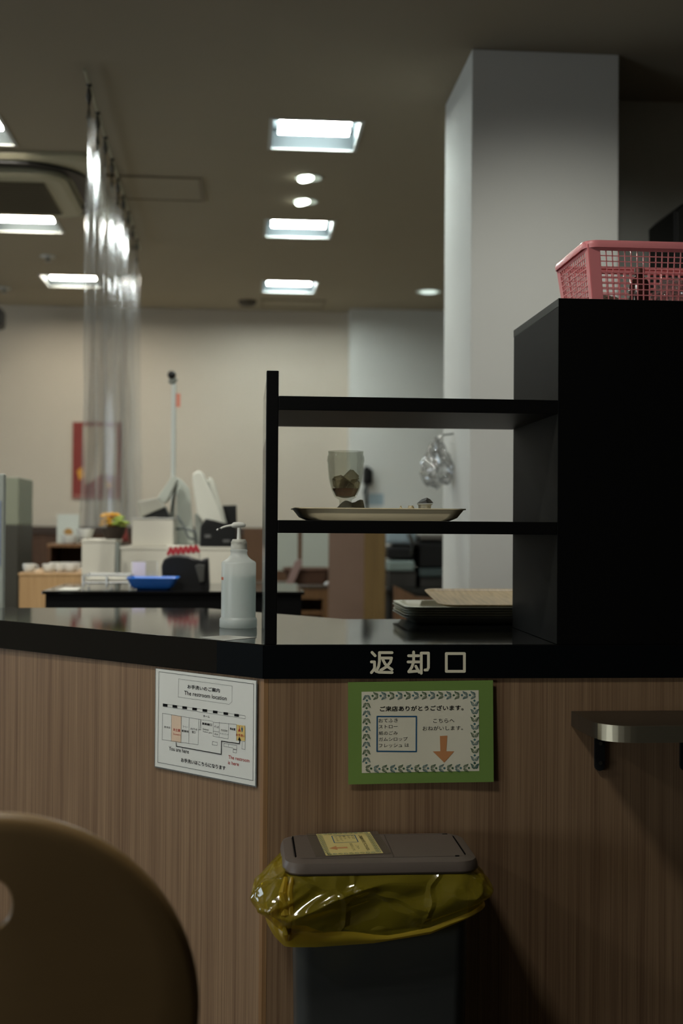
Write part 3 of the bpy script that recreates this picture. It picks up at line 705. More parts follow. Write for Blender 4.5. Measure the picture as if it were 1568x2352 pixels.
RED = mat('red_ink', (176, 52, 36), .6)
for grp in ((('お土産', (332, 998), (418, 1008), 36, .03), ('Souvenirs', (330, 1048), (424, 1060), 26, 0)), (('お手洗い', (1132, 1062), (1250, 1078), 34, .03),),
            (('The restroom', (1034, 1355), (1304, 1400), 46, .01), ('is here', (1030, 1424), (1166, 1447), 46, .01))):
    bm = bmesh.new()
    for a in grp: rtext(bm, *a)
    flat('red_lettering', bm, RED, rs)
bm = bmesh.new()
def L_(pts, w=.0006, closed=False): ms.stroke(bm, [R_(*p) for p in pts], w, closed=closed, round_=False)
L_([(147, 236), (1362, 386), (1348, 1634), (135, 1396)], .0008, True)
L_([(400, 328), (1084, 414), (1082, 618), (1046, 652), (394, 560)], .0005, True)
for pts in ([(195, 770), (680, 850), (668, 980)], [(195, 770), (190, 1108), (648, 1174), (655, 850)], [(308, 790), (306, 1128)], [(434, 812), (430, 1150)], [(534, 828), (528, 1156)], [(684, 850), (682, 985), (652, 978)],
            [(842, 884), (1140, 912)], [(842, 884), (840, 1064), (1034, 1098), (1040, 900)], [(920, 880), (918, 1078)], [(842, 1000), (918, 1010)], [(1140, 912), (1138, 1120)], [(1250, 928), (1250, 1128)]): L_(pts, .0006)
for k in range(8): L_([(692+19*k, 852+2.6*k), (702+19*k, 853.5+2.6*k)], .0006)
for pts in ([(830, 1132), (892, 1142), (890, 1184), (826, 1172)], [(978, 1156), (1140, 1182), (1140, 1236), (1098, 1228), (1090, 1214), (976, 1194)], [(1096, 1234), (1140, 1240), (1138, 1280), (1094, 1272)], [(1212, 1130), (1252, 1136), (1250, 1234), (1208, 1228)]): L_(pts, .0006, True)
L_([(1036, 1166), (1036, 1204)], .0005)
flat('map_lines', bm, GREYINK, rs)
bm = bmesh.new()
ms.stroke(bm, [R_(*p) for p in ((370, 1146), (372, 1192), (944, 1296), (948, 1126), (1178, 1160), (1180, 1110))], .0017, round_=False, h=.5)
ms.poly(bm, [R_(1176, 1068), R_(1200, 1124), (R_(1160, 1116))], 1)
for k in range(9):
    x0 = 200+120.5*k+k*k*1.4; y0 = 646+14.6*k+k*k*.5
    if k < 8:
        ms.poly(bm, [R_(x0, y0), R_(x0+58, y0+7), R_(x0+57, y0+41), R_(x0-1, y0+34)], .3)
ms.stroke(bm, [R_(*p) for p in ((200, 646), (1252, 800), (1252, 838), (200, 682))], .0005, closed=True, round_=False, h=.2)
flat('route_line', bm, INK, rs)
bm = bmesh.new(); ms.poly(bm, [R_(*p) for p in ((308, 792), (433, 812), (430, 1150), (306, 1130))], -.5); flat('map_area', bm, mat('peach_print', (226, 200, 172), .6), rs)
bm = bmesh.new(); ms.poly(bm, [R_(*p) for p in ((1140, 914), (1250, 930), (1250, 1126), (1138, 1118))], -.5); flat('map_area', bm, mat('yellow_print', (222, 192, 112), .6), rs)
bm = bmesh.new(); ms.poly(bm, [R_(*p) for p in ((1177, 950), (1196, 1006), (1160, 1002))], .6); ms.stroke(bm, [R_(1177, 940), R_(1177, 946)], .002, h=.6); flat('woman_symbol', bm, MATS['red_ink'], rs)
bm = bmesh.new(); ms.poly(bm, [R_(*p) for p in ((1199, 955), (1222, 958), (1214, 1008), (1207, 1007))], .6); ms.stroke(bm, [R_(1211, 944), R_(1211, 949)], .002, h=.6); flat('man_symbol', bm, mat('blue_symbol', (40, 92, 120), .6), rs)
bm = bmesh.new(); box(bm, -.003, .003, -.0015, 0, -.0015, .0015, bev=.0007)

# ---------------------------------------------------------------- wall rail shelf on the right
rz = Z(1633.5, 0, 1312); rx0 = X(1312, 0, 1633); rd = -(onz(1500, 1668, rz).y); rx1 = 1.7
rs2 = thing('bag_shelf', 'narrow black ledge with a brushed steel front band fixed to the counter front', 'shelf', (rx0, 0, rz))
rr = .07; th_ = .031
arc = [(rx0+.004+rr-rr*math.cos(math.radians(a)), -rd+rr-rr*math.sin(math.radians(a))) for a in range(0, 91, 9)]
bm = bmesh.new(); prism(bm, [(rx0, .003), (rx0, -.05)]+arc+[(rx1, -rd), (rx1, .003)], 'z', rz-th_, rz, bev=.001)
link('ledge', bm, mat('dark_brown_laminate', (48, 42, 34), .35), rs2)
path = arc[3:]+[(rx0+.2+.1*k, -rd) for k in range(8)]
bm = bmesh.new(); ri = [(a, b+.001) for a, b in path]
def off(pth, d):
    out = []
    for i, p in enumerate(pth):
        a = Vector(pth[max(i-1, 0)]); b = Vector(pth[min(i+1, len(pth)-1)]); t = (b-a).normalized(); out.append((p[0]+t.y*d, p[1]-t.x*d))
    return out
o1 = off(path, .0005); o2 = off(path, .0035)
prism(bm, o1+o2[::-1], 'z', rz-th_-.0005, rz+.0008, bev=.0014); link('steel_band', bm, STEEL, rs2, smooth=True)
for px in (1376, 1572):
    bx = X(px, 0, 1735); zlo = Z(1770, 0, px)
    bm = bmesh.new()
    prism(bm, [(bx-.0105, rz-th_-.001)]+[(bx-.0105+.0105*(1-math.cos(math.radians(a))), zlo+.0105-.0105*math.sin(math.radians(a))) for a in range(0, 181, 30)]+[(bx+.0105, rz-th_-.001)], 'y', -.004, .0035)
    box(bm, bx-.0105, bx+.0105, -rd+.05, .0, rz-th_-.006, rz-th_-.001)
    b_ = link('bracket', bm, mat('black_iron', (22, 23, 24), .5), rs2)
    for sy in (1706, 1751):
        bm = bmesh.new(); zz = Z(sy, 0, px)
        lathe(bm, [(.0015, 0), (.0035, .001), (.0042, .0025)], 12)
        bmesh.ops.rotate(bm, cent=(0, 0, 0), matrix=Matrix.Rotation(PI/2, 3, 'X'), verts=bm.verts)
        link('screw', bm, CHROME, b_, smooth=True, loc=Vector((bx, -.0065, zz)))

# ---------------------------------------------------------------- bin
lz = Z(1906, 0, 850)      # top of the lid
ly1 = -.012; ly0 = onz(880, 1976, lz).y
lx0 = X(650, ly0, 1980); lx1 = X(1106, ly0, 1980)
lw, ld = lx1-lx0, ly1-ly0; lcx, lcy = (lx0+lx1)/2, (ly0+ly1)/2
bn = thing('waste_bin', 'grey-brown push lid bin lined with a yellow bag under the green notice', 'bin', (lcx, lcy, 0))
LID = mat('taupe_plastic', (98, 88, 80), .42, spec=.35, bump=.08, bscale=300)
BODY = mat('dark_grey_bin', (62, 64, 62), .45)
lb = Z(2011, ly0, 800)
bm = bmesh.new()
loft(bm, [rrect(lcx, lcy, lw-.008, ld-.008, .035, lb, 8), rrect(lcx, lcy, lw, ld, .04, lb+.004, 8), rrect(lcx, lcy, lw-.002, ld-.002, .04, lz-.014, 8), rrect(lcx, lcy, lw-.010, ld-.010, .036, lz-.006, 8),
          rrect(lcx, lcy, lw-.034, ld-.034, .026, lz-.0015, 8), rrect(lcx, lcy, lw-.044, ld-.044, .022, lz-.0012, 8), rrect(lcx, lcy, lw-.046, ld-.046, .02, lz-.004, 8)])
lid = link('lid', bm, LID, bn, smooth=True)
fx = onz(893, 1940, lz).x; ix0, ix1, iy0, iy1 = lcx-lw/2+.026, lcx+lw/2-.026, lcy-ld/2+.026, lcy+ld/2-.026
link('flap', B(ix0, fx-.0008, iy0, iy1, lz-.006, lz-.0008, bev=.001), LID, lid)
link('flap', B(fx+.0008, ix1, iy0, iy1, lz-.006, lz-.0008, bev=.001), LID, lid)
bm = bmesh.new()
bm.free()
for a in ((ix0-.002, ix0+.0006, iy0+.012, iy1-.004), (ix0+.03, ix0+.15, iy1-.001, iy1+.001), (ix1-.0006, ix1+.002, iy0+.012, iy1-.02), (ix1-.02, ix1-.012, iy0-.001, iy0+.003), (ix1-.018, ix1-.008, iy1-.003, iy1+.001)):
    link('slot', B(*a, lz-.005, lz-.0003), mat('slot_black', (6, 6, 6), .8, spec=.05), lid)
bw, bd = .335, ld-.035
bm = bmesh.new()
loft(bm, [rrect(lcx+.004, lcy, bw-.025, bd-.025, .03, .0003, 8), rrect(lcx+.004, lcy, bw-.02, bd-.02, .03, .03, 8), rrect(lcx+.003, lcy, bw, bd, .03, lb-.03, 8), rrect(lcx, lcy, lw-.02, ld-.02, .035, lb-.006, 8), rrect(lcx, lcy, lw-.02, ld-.02, .035, lb-.0005, 8)])
link('body', bm, BODY, bn, smooth=True)
# yellow bag: a crumpled skirt around the top of the bin
BAG = sheetmat('yellow_bag_film', (206, 186, 48), .62, .20, .10, tint=(232, 214, 100), transl=.45, crease=9)
bm = bmesh.new(); nA, nR = 420, 56
def lerp_tab(tab, x):
    for (a, b), (c, d) in zip(tab, tab[1:]):
        if a <= x <= c: return b+(d-b)*(x-a)/(c-a)
    return tab[0][1] if x < tab[0][0] else tab[-1][1]
def resample(ring, n):
    ring = ring+[ring[0]]; L = [0]
    for a, b in zip(ring, ring[1:]): L.append(L[-1]+(b-a).length)
    out = []; k = 0
    for i in range(n):
        t = L[-1]*i/n
        while L[k+1] < t: k += 1
        out.append(ring[k].lerp(ring[k+1], (t-L[k])/max(1e-9, L[k+1]-L[k])))
    return out
rbase = resample(rrect(lcx, lcy, lw-.012, ld-.012, .036, 0, 24), nA)
topz = lb-.001
def bottom(x, y):
    t = (x-lx0)/lw     # 0 left .. 1 right
    zf = Z(lerp_tab([(-.2, 2090), (0, 2162), (.15, 2163), (.45, 2158), (.75, 2140), (.9, 2115), (1.0, 2098), (1.15, 2085)], t), ly0, 850)
    return zf
g = []
for i in range(nA):
    p = rbase[i]; n2 = Vector(((p.x-lcx)/(lw/2), (p.y-lcy)/(ld/2), 0)); n2.normalize()
    left = max(0, -n2.x)**2; right = max(0, n2.x)**2; front = max(0, -n2.y)
    g.append([])
    bz = bottom(p.x+n2.x*.03, p.y)
    for j in range(nR+1):
        v = j/nR
        z = topz+(bz-topz)*v
        bulge = .004+(.062*left+.022*right+.02*front)*math.sin(min(1, v*1.15)*PI*.86)**1.0
        if n2.y > 0: bulge = min(bulge, .062*left*math.sin(v*PI*.8)+.003)
        q = Vector((p.x*5+z*3, p.y*5, z*9-p.x*2.5)); q += .35*noise.noise_vector(q*.8)
        rdg = 1-abs(noise.noise(q*1.5+Vector((3, 1, 7))))*3.2; rd2 = 1-abs(noise.noise(q*3.1+Vector((9, 4, 2))))*3
        amp = math.sin(PI*min(1, v*1.15+.02))*(1.0 if n2.y < .3 else .25)
        off_ = bulge + amp*(.013*(rdg-.3)+.006*(rd2-.3))
        off_ = max(off_, .0015)
        pos = Vector((p.x, p.y, z))+n2*off_
        if v > .97: pos -= n2*.004
        pos.y = min(pos.y, .0005-.003)
        pos.z += .006*noise.noise(Vector((p.x*9, p.y*9, 3)))*v
        g[-1].append(bm.verts.new(pos))
for i in range(nA):
    for j in range(nR): bm.faces.new((g[i][j], g[(i+1) % nA][j], g[(i+1) % nA][j+1], g[i][j+1]))
bag = link('bin_liner', bm, BAG, bn, smooth=True)
bag['label'] = 'crumpled translucent yellow bag'
# rolled hem and the pulled-out corner on the left
bm = bmesh.new(); hem = []
for i in range(nA):
    if rbase[i].y < lcy+.02 or rbase[i].x < lcx: hem.append(i)
path = [g[i][nR].co.copy() if False else None for i in hem]
bm.free()
bm = bmesh.new()
def hem_pt(i):
    p = rbase[i]; n2 = Vector(((p.x-lcx)/(lw/2), (p.y-lcy)/(ld/2), 0)); n2.normalize()
    left = max(0, -n2.x)**2; right = max(0, n2.x)**2; front = max(0, -n2.y)
    bz = bottom(p.x+n2.x*.03, p.y); b_ = .004+(.062*left+.022*right+.02*front)*.43
    return Vector((p.x, min(p.y+n2.y*b_, -.004), bz))+Vector((n2.x*b_, 0, 0)), n2
rows = []
for i in range(0, nA):
    c, n2 = hem_pt(i); t = (c.x-lx0)/lw
    hh = .010+.020*abs(noise.noise(Vector((i*.02, 2, 5))))+.022*max(0, 1-abs(t-.12)/.4)
    rows.append([bm.verts.new(c+n2*(.002+.005*math.sin(k/4*PI))+Vector((0, 0, hh*k/4-.004))) for k in range(5)])
for i in range(nA):
    a, b = rows[i], rows[(i+1) % nA]
    for k in range(4): bm.faces.new((a[k], b[k], b[k+1], a[k+1]))
hm = link('hem', bm, sheetmat('yellow_bag_hem', (226, 196, 56), .35, .2, .12, tint=(232, 210, 96), transl=.5), bag, smooth=True)
# flared flap of bag at the left corner
bm = bmesh.new()
def fp(px, py, Y): return at(px, py, Y)
tri = [fp(651, 1962, ly0+.1), fp(628, 1985, ly0+.08), fp(583, 2026, ly0+.09), fp(577, 2052, ly0+.09), fp(598, 2056, ly0+.07), fp(640, 2030, ly0+.02), fp(654, 2000, ly0+.01)]
vs = [bm.verts.new(p) for p in tri]; cen = bm.verts.new(fp(618, 2015, ly0+.04))
for i in range(7): bm.faces.new((vs[i], vs[(i+1) % 7], cen))
bmesh.ops.subdivide_edges(bm, edges=bm.edges[:], cuts=2, use_grid_fill=True)
for v in bm.verts: v.co += Vector((0, -.006*noise.noise(v.co*30), .004*noise.noise(v.co*40)))
link('bag_corner', bm, MATS['yellow_bag_film'], bag, smooth=True)
# gathered fold at left front
bm = bmesh.new()
for dx, w0 in ((0, .010), (.016, .008)):
    pts = [fp(656+dx*900, 2015, ly0-.002), fp(650+dx*900, 2050, ly0-.016), fp(653+dx*900, 2100, ly0-.022), fp(655+dx*500, 2145, ly0-.02), fp(657+dx*300, 2160, ly0-.014)]
    tube(bm, pts, [w0*.4, w0*.8, w0, w0*.6, w0*.3], 8)
link('fold', bm, MATS['yellow_bag_hem'], bag, smooth=True)
# notice label on the lid
lp = [onz(*p, lz) for p in ((725.7, 1916.3), (849, 1911.3), (877, 1959.5), (748.3, 1965.6))]   # far left, far right, near right, near left
c0 = Vector((lp[0].x, lp[0].y, lz+.0002)); e_r = (lp[1]-lp[0]); e_d = (lp[3]-lp[0])
ln = thing('lid_label', 'small cream notice with an orange arrow stuck on the bin lid', 'label', c0)
uxl = e_d/ .240; uyl = e_r/ .169      # the notice is turned a quarter: its right runs towards the camera, its up runs right
nz = Vector((0, 0, 1)); ux0 = e_d.normalized(); uy0 = e_r.normalized()
link('film', sheetgrid(c0-ux0*.006-uy0*.02, ux0, uy0, nz, 0, 0, e_d.length+.010, e_r.length+.036, .0001, n=1, th=.00008), sheetmat('label_film', (150, 145, 130), .8, .15, .2), ln)
link('sheet', sheetgrid(c0, ux0, uy0, nz, 0, 0, e_d.length, e_r.length, .0003, n=2, th=.0001), mat('cream_label', (214, 196, 128), .5), ln)
q0 = Hm(210, 1302)
ls = CSheet(c0-uxl*q0[0]-uyl*q0[1], uxl, uyl, nz, .00035); ls.c = False
printed_notice(ls, ln)

# ---------------------------------------------------------------- pink basket on the cabinet
PINK = mat('pink_plastic', (240, 146, 148), .35, coat=.2)
PINKW = mat('pink_plastic', (240, 146, 148), .35)
bx0t, bx1t = X(1345, .03, 560), X(1345, .03, 560)+.42
by0 = .03; by1 = by0+.27; bzb = zk+.0004; bzt = Z(553, by0, 1400)
bk_ = thing('plastic_basket', 'pink lattice plastic basket on top of the black cabinet', 'basket', ((bx0t+bx1t)/2, (by0+by1)/2, bzb))
tp = .022          # taper
def side(name, a, b, c, d, nx, ny, solid, ww=.0022, m=PINK):
    """lattice between four corners (a,b bottom; c,d top over a,b)"""
    bm = bmesh.new(); a, b, c, d = map(Vector, (a, b, c, d)); n = (b-a).cross(c-a).normalized()
    P = lambda u, v: (a*(1-u)+b*u)*(1-v)+(c*(1-u)+d*u)*v
    def bar(p, q, wv):
        p, q = Vector(p), Vector(q); 
        w_ = wv; vs = []
        for s in (p, q):
            for x, y in ((-1, -1), (1, -1), (1, 1), (-1, 1)): vs.append(bm.verts.new(s+w_*x+n*(.0011*y)))
        for f in ((0, 1, 2, 3), (7, 6, 5, 4), (0, 4, 5, 1), (1, 5, 6, 2), (2, 6, 7, 3), (3, 7, 4, 0)): bm.faces.new([vs[i] for i in f])
    du = (b-a).normalized(); dv = (c-a).normalized()
    u0, u1, v0, v1 = solid
    for i in range(nx+1):
        u = u0+(u1-u0)*i/nx; bar(P(u, v0), P(u, v1), du*ww/2)
    for j in range(ny+1):
        v = v0+(v1-v0)*j/ny; bar(P(u0, v), P(u1, v), dv*ww/2)
    for (ua, ub, va, vb) in ((0, u0, 0, 1), (u1, 1, 0, 1), (u0, u1, 0, v0), (u0, u1, v1, 1)):
        vs = [bm.verts.new(P(x, y)+n*(.0012*s)) for s in (-1, 1) for x, y in ((ua, va), (ub, va), (ub, vb), (ua, vb))]
        for f in ((0, 1, 2, 3), (7, 6, 5, 4), (0, 4, 5, 1), (1, 5, 6, 2), (2, 6, 7, 3), (3, 7, 4, 0)): bm.faces.new([vs[i] for i in f])
    return link(name, bm, m, bk_)
b00 = (bx0t+tp, by0+tp, bzb); b10 = (bx1t-tp, by0+tp, bzb); b01 = (bx0t+tp, by1-tp, bzb); b11 = (bx1t-tp, by1-tp, bzb)
t00 = (bx0t+.006, by0+.006, bzt-.006); t10 = (bx1t-.006, by0+.006, bzt-.006); t01 = (bx0t+.006, by1-.006, bzt-.006); t11 = (bx1t-.006, by1-.006, bzt-.006)
side('front_lattice', b00, b10, t00, t10, 26, 9, (.06, .94, .06, .90))
side('back_lattice', b11, b01, t11, t01, 26, 9, (.03, .97, .03, .975))
side('end_lattice', b01, b00, t01, t00, 14, 9, (.09, .91, .06, .90))
side('end_lattice', b10, b11, t10, t11, 14, 9, (.09, .91, .06, .90))
bm = bmesh.new(); bcx, bcy = (bx0t+bx1t)/2, (by0+by1)/2; bw2, bd2 = bx1t-bx0t, by1-by0
loft(bm, [rrect(bcx, bcy, bw2-2*tp, bd2-2*tp, .01, bzb), rrect(bcx, bcy, bw2-2*tp, bd2-2*tp, .01, bzb+.003)]); link('base', bm, PINKW, bk_)
bm = bmesh.new()
ring = lambda w_, z: rrect(bcx, bcy, bw2+w_, bd2+w_, .03, z, 6)
rr_ = [ring(.000, bzt-.014), ring(.003, bzt-.014), ring(.006, bzt-.005), ring(.002, bzt+.001), ring(-.012, bzt+.001), ring(-.014, bzt-.003), ring(-.0, bzt-.004), ring(-.001, bzt-.014)]
loft(bm, rr_, False, False); link('rim', bm, PINK, bk_, smooth=True)
# things in the basket
sx = X(1462, .16); c = Vector((sx, .15, bzb+.0036))
t = thing('sauce_bottle', 'dark brown bottle standing inside the pink basket', 'bottle', c)
bm = bmesh.new(); lathe(bm, [(.020, 0), (.024, .004), (.024, .052), (.019, .066), (.010, .076), (.009, .080)], 24); link('body', bm, mat('dark_sauce', (52, 24, 18), .2), t, smooth=True, loc=c)
bm = bmesh.new(); lathe(bm, [(.0115, .0802), (.0115, .094), (.009, .097)], 20); link('cap', bm, mat('brown_cap', (86, 50, 40), .4), t, smooth=True, loc=c)
def crumple(name, c, rx, ry, rz_, m, label, cat, seed, sub=4, k=18):
    bm = bmesh.new(); bmesh.ops.create_icosphere(bm, subdivisions=sub, radius=1)
    for v in bm.verts:
        n_ = 1+.28*(1-abs(noise.noise(v.co*2.2+Vector((seed, 0, 0))))*3)+.10*noise.noise(v.co*6+Vector((0, seed, 0)))
        v.co = Vector((v.co.x*rx*n_, v.co.y*ry*n_, v.co.z*rz_*n_))
    lo_ = min(v.co.z for v in bm.verts)
    for v in bm.verts: v.co.z -= lo_
    return tag(link(name, bm, m, smooth=True, loc=c), label, cat)
CLEAR = sheetmat('crinkled_clear_film', (220, 222, 218), .80, .35, .12, bump=.6, bscale=30)
crumple('plastic_bag', Vector((sx+.075, .15, bzb+.004)), .034, .05, .030, CLEAR, 'crumpled clear bag in the pink basket right of the dark bottle', 'bag', 3)
crumple('plastic_bag', Vector((sx-.085, .17, bzb+.004)), .034, .05, .014, sheetmat('beige_film', (180, 165, 140), .4, .25, .2), 'flat beige bag in the pink basket left of the dark bottle', 'bag', 8)

# ---------------------------------------------------------------- chair in the foreground
hY = -1.05; hc = at(-20, 2345, hY); R = 462*(hY-EYE.y)/F
ch = thing('dining_chair', 'pale wooden chair with a round backrest and oval hand hole', 'chair', (hc.x, hY, 0))
CW = mat('pale_bentwood', (130, 103, 64), .45, var=.06, vscale=6, stretch=(1, 1, 6))
bm = bmesh.new(); n = 72; hz_ = at(-22, 2078, hY).z-hc.z; hr = (.021, .027)
def cv(x): return -.10*(x/R)**2*R*.6     # shallow dish towards the seat side
def C(r, y, k, inner=False):
    a = 2*PI*k/n
    x, z = (r*math.cos(a), r*math.sin(a)) if not inner else (hr[0]*r*math.cos(a), hz_+hr[1]*r*math.sin(a))
    return Vector((x, y-cv(x)*1.0, z))
T = .018
rings = [[C(R, .009, k) for k in range(n)], [C(R-.0018, .005, k) for k in range(n)], [C(R-.005, .0018, k) for k in range(n)], [C(R-.010, 0, k) for k in range(n)]]
for f in (.8, .55, .3, .12): rings.append([C(R-.010, 0, k).lerp(C(1.15, 0, k, True), 1-f) for k in range(n)])
rings += [[C(1.12, 0, k, True) for k in range(n)], [C(1.0, .004, k, True) for k in range(n)], [C(1.0, T-.004, k, True) for k in range(n)], [C(1.12, T, k, True) for k in range(n)]]
for f in (.12, .3, .55, .8): rings.append([C(R-.004, T, k).lerp(C(1.15, T, k, True), 1-f) for k in range(n)])
rings += [[C(R-.004, T, k) for k in range(n)], [C(R, T-.004, k) for k in range(n)]]
loft(bm, rings+[rings[0]], False, False); bmesh.ops.remove_doubles(bm, verts=bm.verts, dist=1e-6)
link('backrest', bm, CW, ch, smooth=True, loc=Vector((hc.x, hY, hc.z)))
sz = .44
bm = bmesh.new(); loft(bm, [rrect(0, .26, .40, .40, .16, sz-.012), rrect(0, .26, .42, .42, .17, sz-.004), rrect(0, .26, .42, .42, .17, sz+.006), rrect(0, .26, .40, .40, .16, sz+.012)]); link('seat', bm, CW, ch, smooth=True, loc=Vector((hc.x, hY, 0)))
for dx in (-.15, .15):
    for dy, dx2 in ((.09, .02), (.42, .02)):
        bm = bmesh.new(); tube(bm, [(dx, dy, sz-.013), (dx*1.18, dy+(.05 if dy > .2 else -.05), .001)], [.016, .011], 12); link('leg', bm, CW, ch, smooth=True, loc=Vector((hc.x, hY, 0)))
    bm = bmesh.new(); tube(bm, [(dx*.7, .08, sz-.004), (dx*.7, .03, sz+.03), (dx*.7, .035, hc.z-.1)], .011, 10); link('back_support', bm, CW, ch, smooth=True, loc=Vector((hc.x, hY, 0)))

exec_bg = True
# ================================================================== till area, left background
TY = onz(300, 1358, CT).y          # front of the till counter
ty1 = TY+.62; tx0 = X(97, TY); tx1 = X(700, TY)
tb = thing('till_counter', 'black topped till counter behind the return counter', 'counter', ((tx0+tx1)/2, TY, 0))
link('worktop', B(tx0, tx1, TY, ty1, CT-.012, CT, bev=.002), TOPBLACK, tb)
link('apron', B(tx0+.012, tx1-.01, TY+.01, ty1-.01, CT-.10, CT-.0125), mat('till_black', (8, 8, 8), .6, spec=.1), tb)
link('cabinet', B(tx0+.04, tx1-.03, TY+.05, ty1-.03, 0, CT-.1005), OFFW, tb)
zt1 = CT+.0004
# blue money tray
c = Vector(((X(292, TY+.1)+X(411, TY+.1))/2, TY+.14, zt1)); wbt = X(411, TY+.1)-X(292, TY+.1)
bm = tray_bm(wbt, .17, Z(1327, TY+.1, 350)-CT, fl=.004, s=.034, r=.02)
tag(link('coin_tray', bm, mat('blue_plastic', (38, 104, 190), .35), smooth=True, loc=c), 'bright blue plastic coin tray on the black till counter', 'tray')
# black satchel-like card machine with ornate top
yb = TY+.26
bmc = pprism([(372, 1348), (370, 1300), (376, 1284), (390, 1277), (408, 1276), (430, 1279), (446, 1290), (458, 1292), (462, 1286), (477, 1282), (480, 1348)], yb, .16, bev=.006)
cm = thing('card_machine', 'bulky black machine on the till counter beside the blue tray', 'machine', (X(425, yb), yb, CT))
for v in bmc.verts:
    if v.co.z < CT+.02: v.co.z = zt1
link('body', bmc, DARK, cm)
link('side_handle', pprism([(448, 1300), (456, 1296), (470, 1298), (468, 1336), (458, 1338)], yb-.012, .011, .002), mat('dark_grey_plastic', (60, 60, 56), .4), cm)
# red script sign above it
bm = bmesh.new(); ysg = yb+.18
sgn = thing('script_sign', 'small white sign with red script lettering behind the black machine', 'sign', (X(420, ysg), ysg, CT))
link('board', pbox(383, 458, 1252, 1340, ysg, .012, zb=zt1), OFFW, sgn)
bm = bmesh.new(); ss = Sheet((0, ysg-.001, 0), (1, 0, 0), (0, 0, 1), (0, -1, 0), .001)
pts = []
for k in range(60):
    u = k/59; pts.append((at(386+70*u, 1266-8*u+5*math.sin(u*42), ysg).x, at(386+70*u, 1266-6*u+6*math.cos(u*38), ysg).z))
ss.stroke(bm, pts, .012); flat('lettering', bm, mat('crimson', (150, 34, 44), .5), sgn)
# clear card stand
ys = TY+.3
st = thing('card_stand', 'small clear stand with a lilac and pink card on the till counter', 'stand', (X(322, ys), ys, CT))
link('holder', pbox(301, 362, 1288, 1340, ys+.006, .004, zb=zt1), sheetmat('clear_acrylic', (200, 200, 195), .93, .10, .08), st)
link('card', pbox(304, 334, 1291, 1326, ys, .003, bev=.0005), mat('lilac_card', (188, 182, 200), .5), st)
link('foot', B(X(301, ys), X(362, ys), ys-.04, ys+.02, zt1, zt1+.004), MATS['clear_acrylic'], st)
# silver document tray
yd = TY+.2
dt = thing('wire_tray', 'grey metal wire tray on the left of the till counter', 'tray', (X(240, yd), yd, CT))
bm = bmesh.new(); xa, xb = X(193, yd), X(300, yd); zr = Z(1322, yd, 240)
for yy in (yd, yd+.16):
    tube(bm, [(xa, yy, zt1+.02), (xb, yy, zt1+.02)], .004, 8)
    tube(bm, [(xa, yy, zr), (xb, yy, zr)], .004, 8)
    for xx in (xa, (xa+xb)/2, xb): tube(bm, [(xx, yy, zt1+.004), (xx, yy, zr)], .004, 8)
for xx in (xa, xb): tube(bm, [(xx, yd, zr), (xx, yd+.16, zr)], .004, 8); tube(bm, [(xx, yd, zt1+.02), (xx, yd+.16, zt1+.02)], .004, 8)
link('wire_frame', bm, CHROME, dt, smooth=True)
link('pad', B(xa+.005, xb-.005, yd+.005, yd+.155, zt1+.025, zr-.012), OFFW, dt)
# lying white sheet, left on the till counter
link_ = None
p1, p2 = onz(132, 1357, CT), onz(186, 1340, CT)
tag(link('paper_sheet', B(X(134, TY+.04), X(178, TY+.04), TY+.03, TY+.2, zt1, zt1+.002), mat('grey_paper', (175, 175, 165), .6)), 'pale sheet lying at the left end of the till counter', 'paper')
# white units behind
wy = ty1+.25
def unit(px0, px1, pyt, Y, dep, label, m=OFFW, name='display_cabinet'):
    x0, x1, z1 = X(px0, Y), X(px1, Y), Z(pyt, Y, (px0+px1)/2)
    t = thing(name, label, 'cabinet', ((x0+x1)/2, Y, 0))
    link('body', B(x0+.004, x1-.004, Y+.003, Y+dep, 0, z1-.014), m, t); link('top', B(x0, x1, Y, Y+dep, z1-.0138, z1, bev=.002), m, t)
    return x0, x1, z1
xA0, xA1, zA = unit(186, 266, 1239, wy, .4, 'white cabinet with the flower arrangement on it')
xB0, xB1, zB = unit(276, 545, 1256, wy+.02, .5, 'wide white cabinet carrying the till screens and the black printer')
zB = zB
bx = thing('white_box', 'white box standing on the wide white cabinet under the grey terminal', 'box', (X(350, wy+.05), wy+.05, zB))
link('body', pbox(303, 398, 1192, 1250, wy+.05, .3, zb=zB+.0004), OFFW, bx)
link('lid', pbox(301, 400, 1189, 1192, wy+.045, .31), WHITE, bx)
t = thing('post', 'thin grey post between the two white cabinets', 'post', (X(271, wy-.06), wy-.06, 0))
bm = bmesh.new(); tube(bm, [(X(271, wy-.06), wy-.06, .002), (X(271, wy-.06), wy-.06, Z(1245, wy-.06, 271))], .009, 12); link('tube', bm, mat('grey_paint', (120, 124, 116), .4), t, smooth=True)
bm = bmesh.new(); lathe(bm, [(.03, 0.0005), (.03, .01), (.012, .014)], 20); link('foot', bm, mat('grey_paint', (120, 124, 116), .4), t, smooth=True, loc=Vector((X(271, wy-.06), wy-.06, 0)))
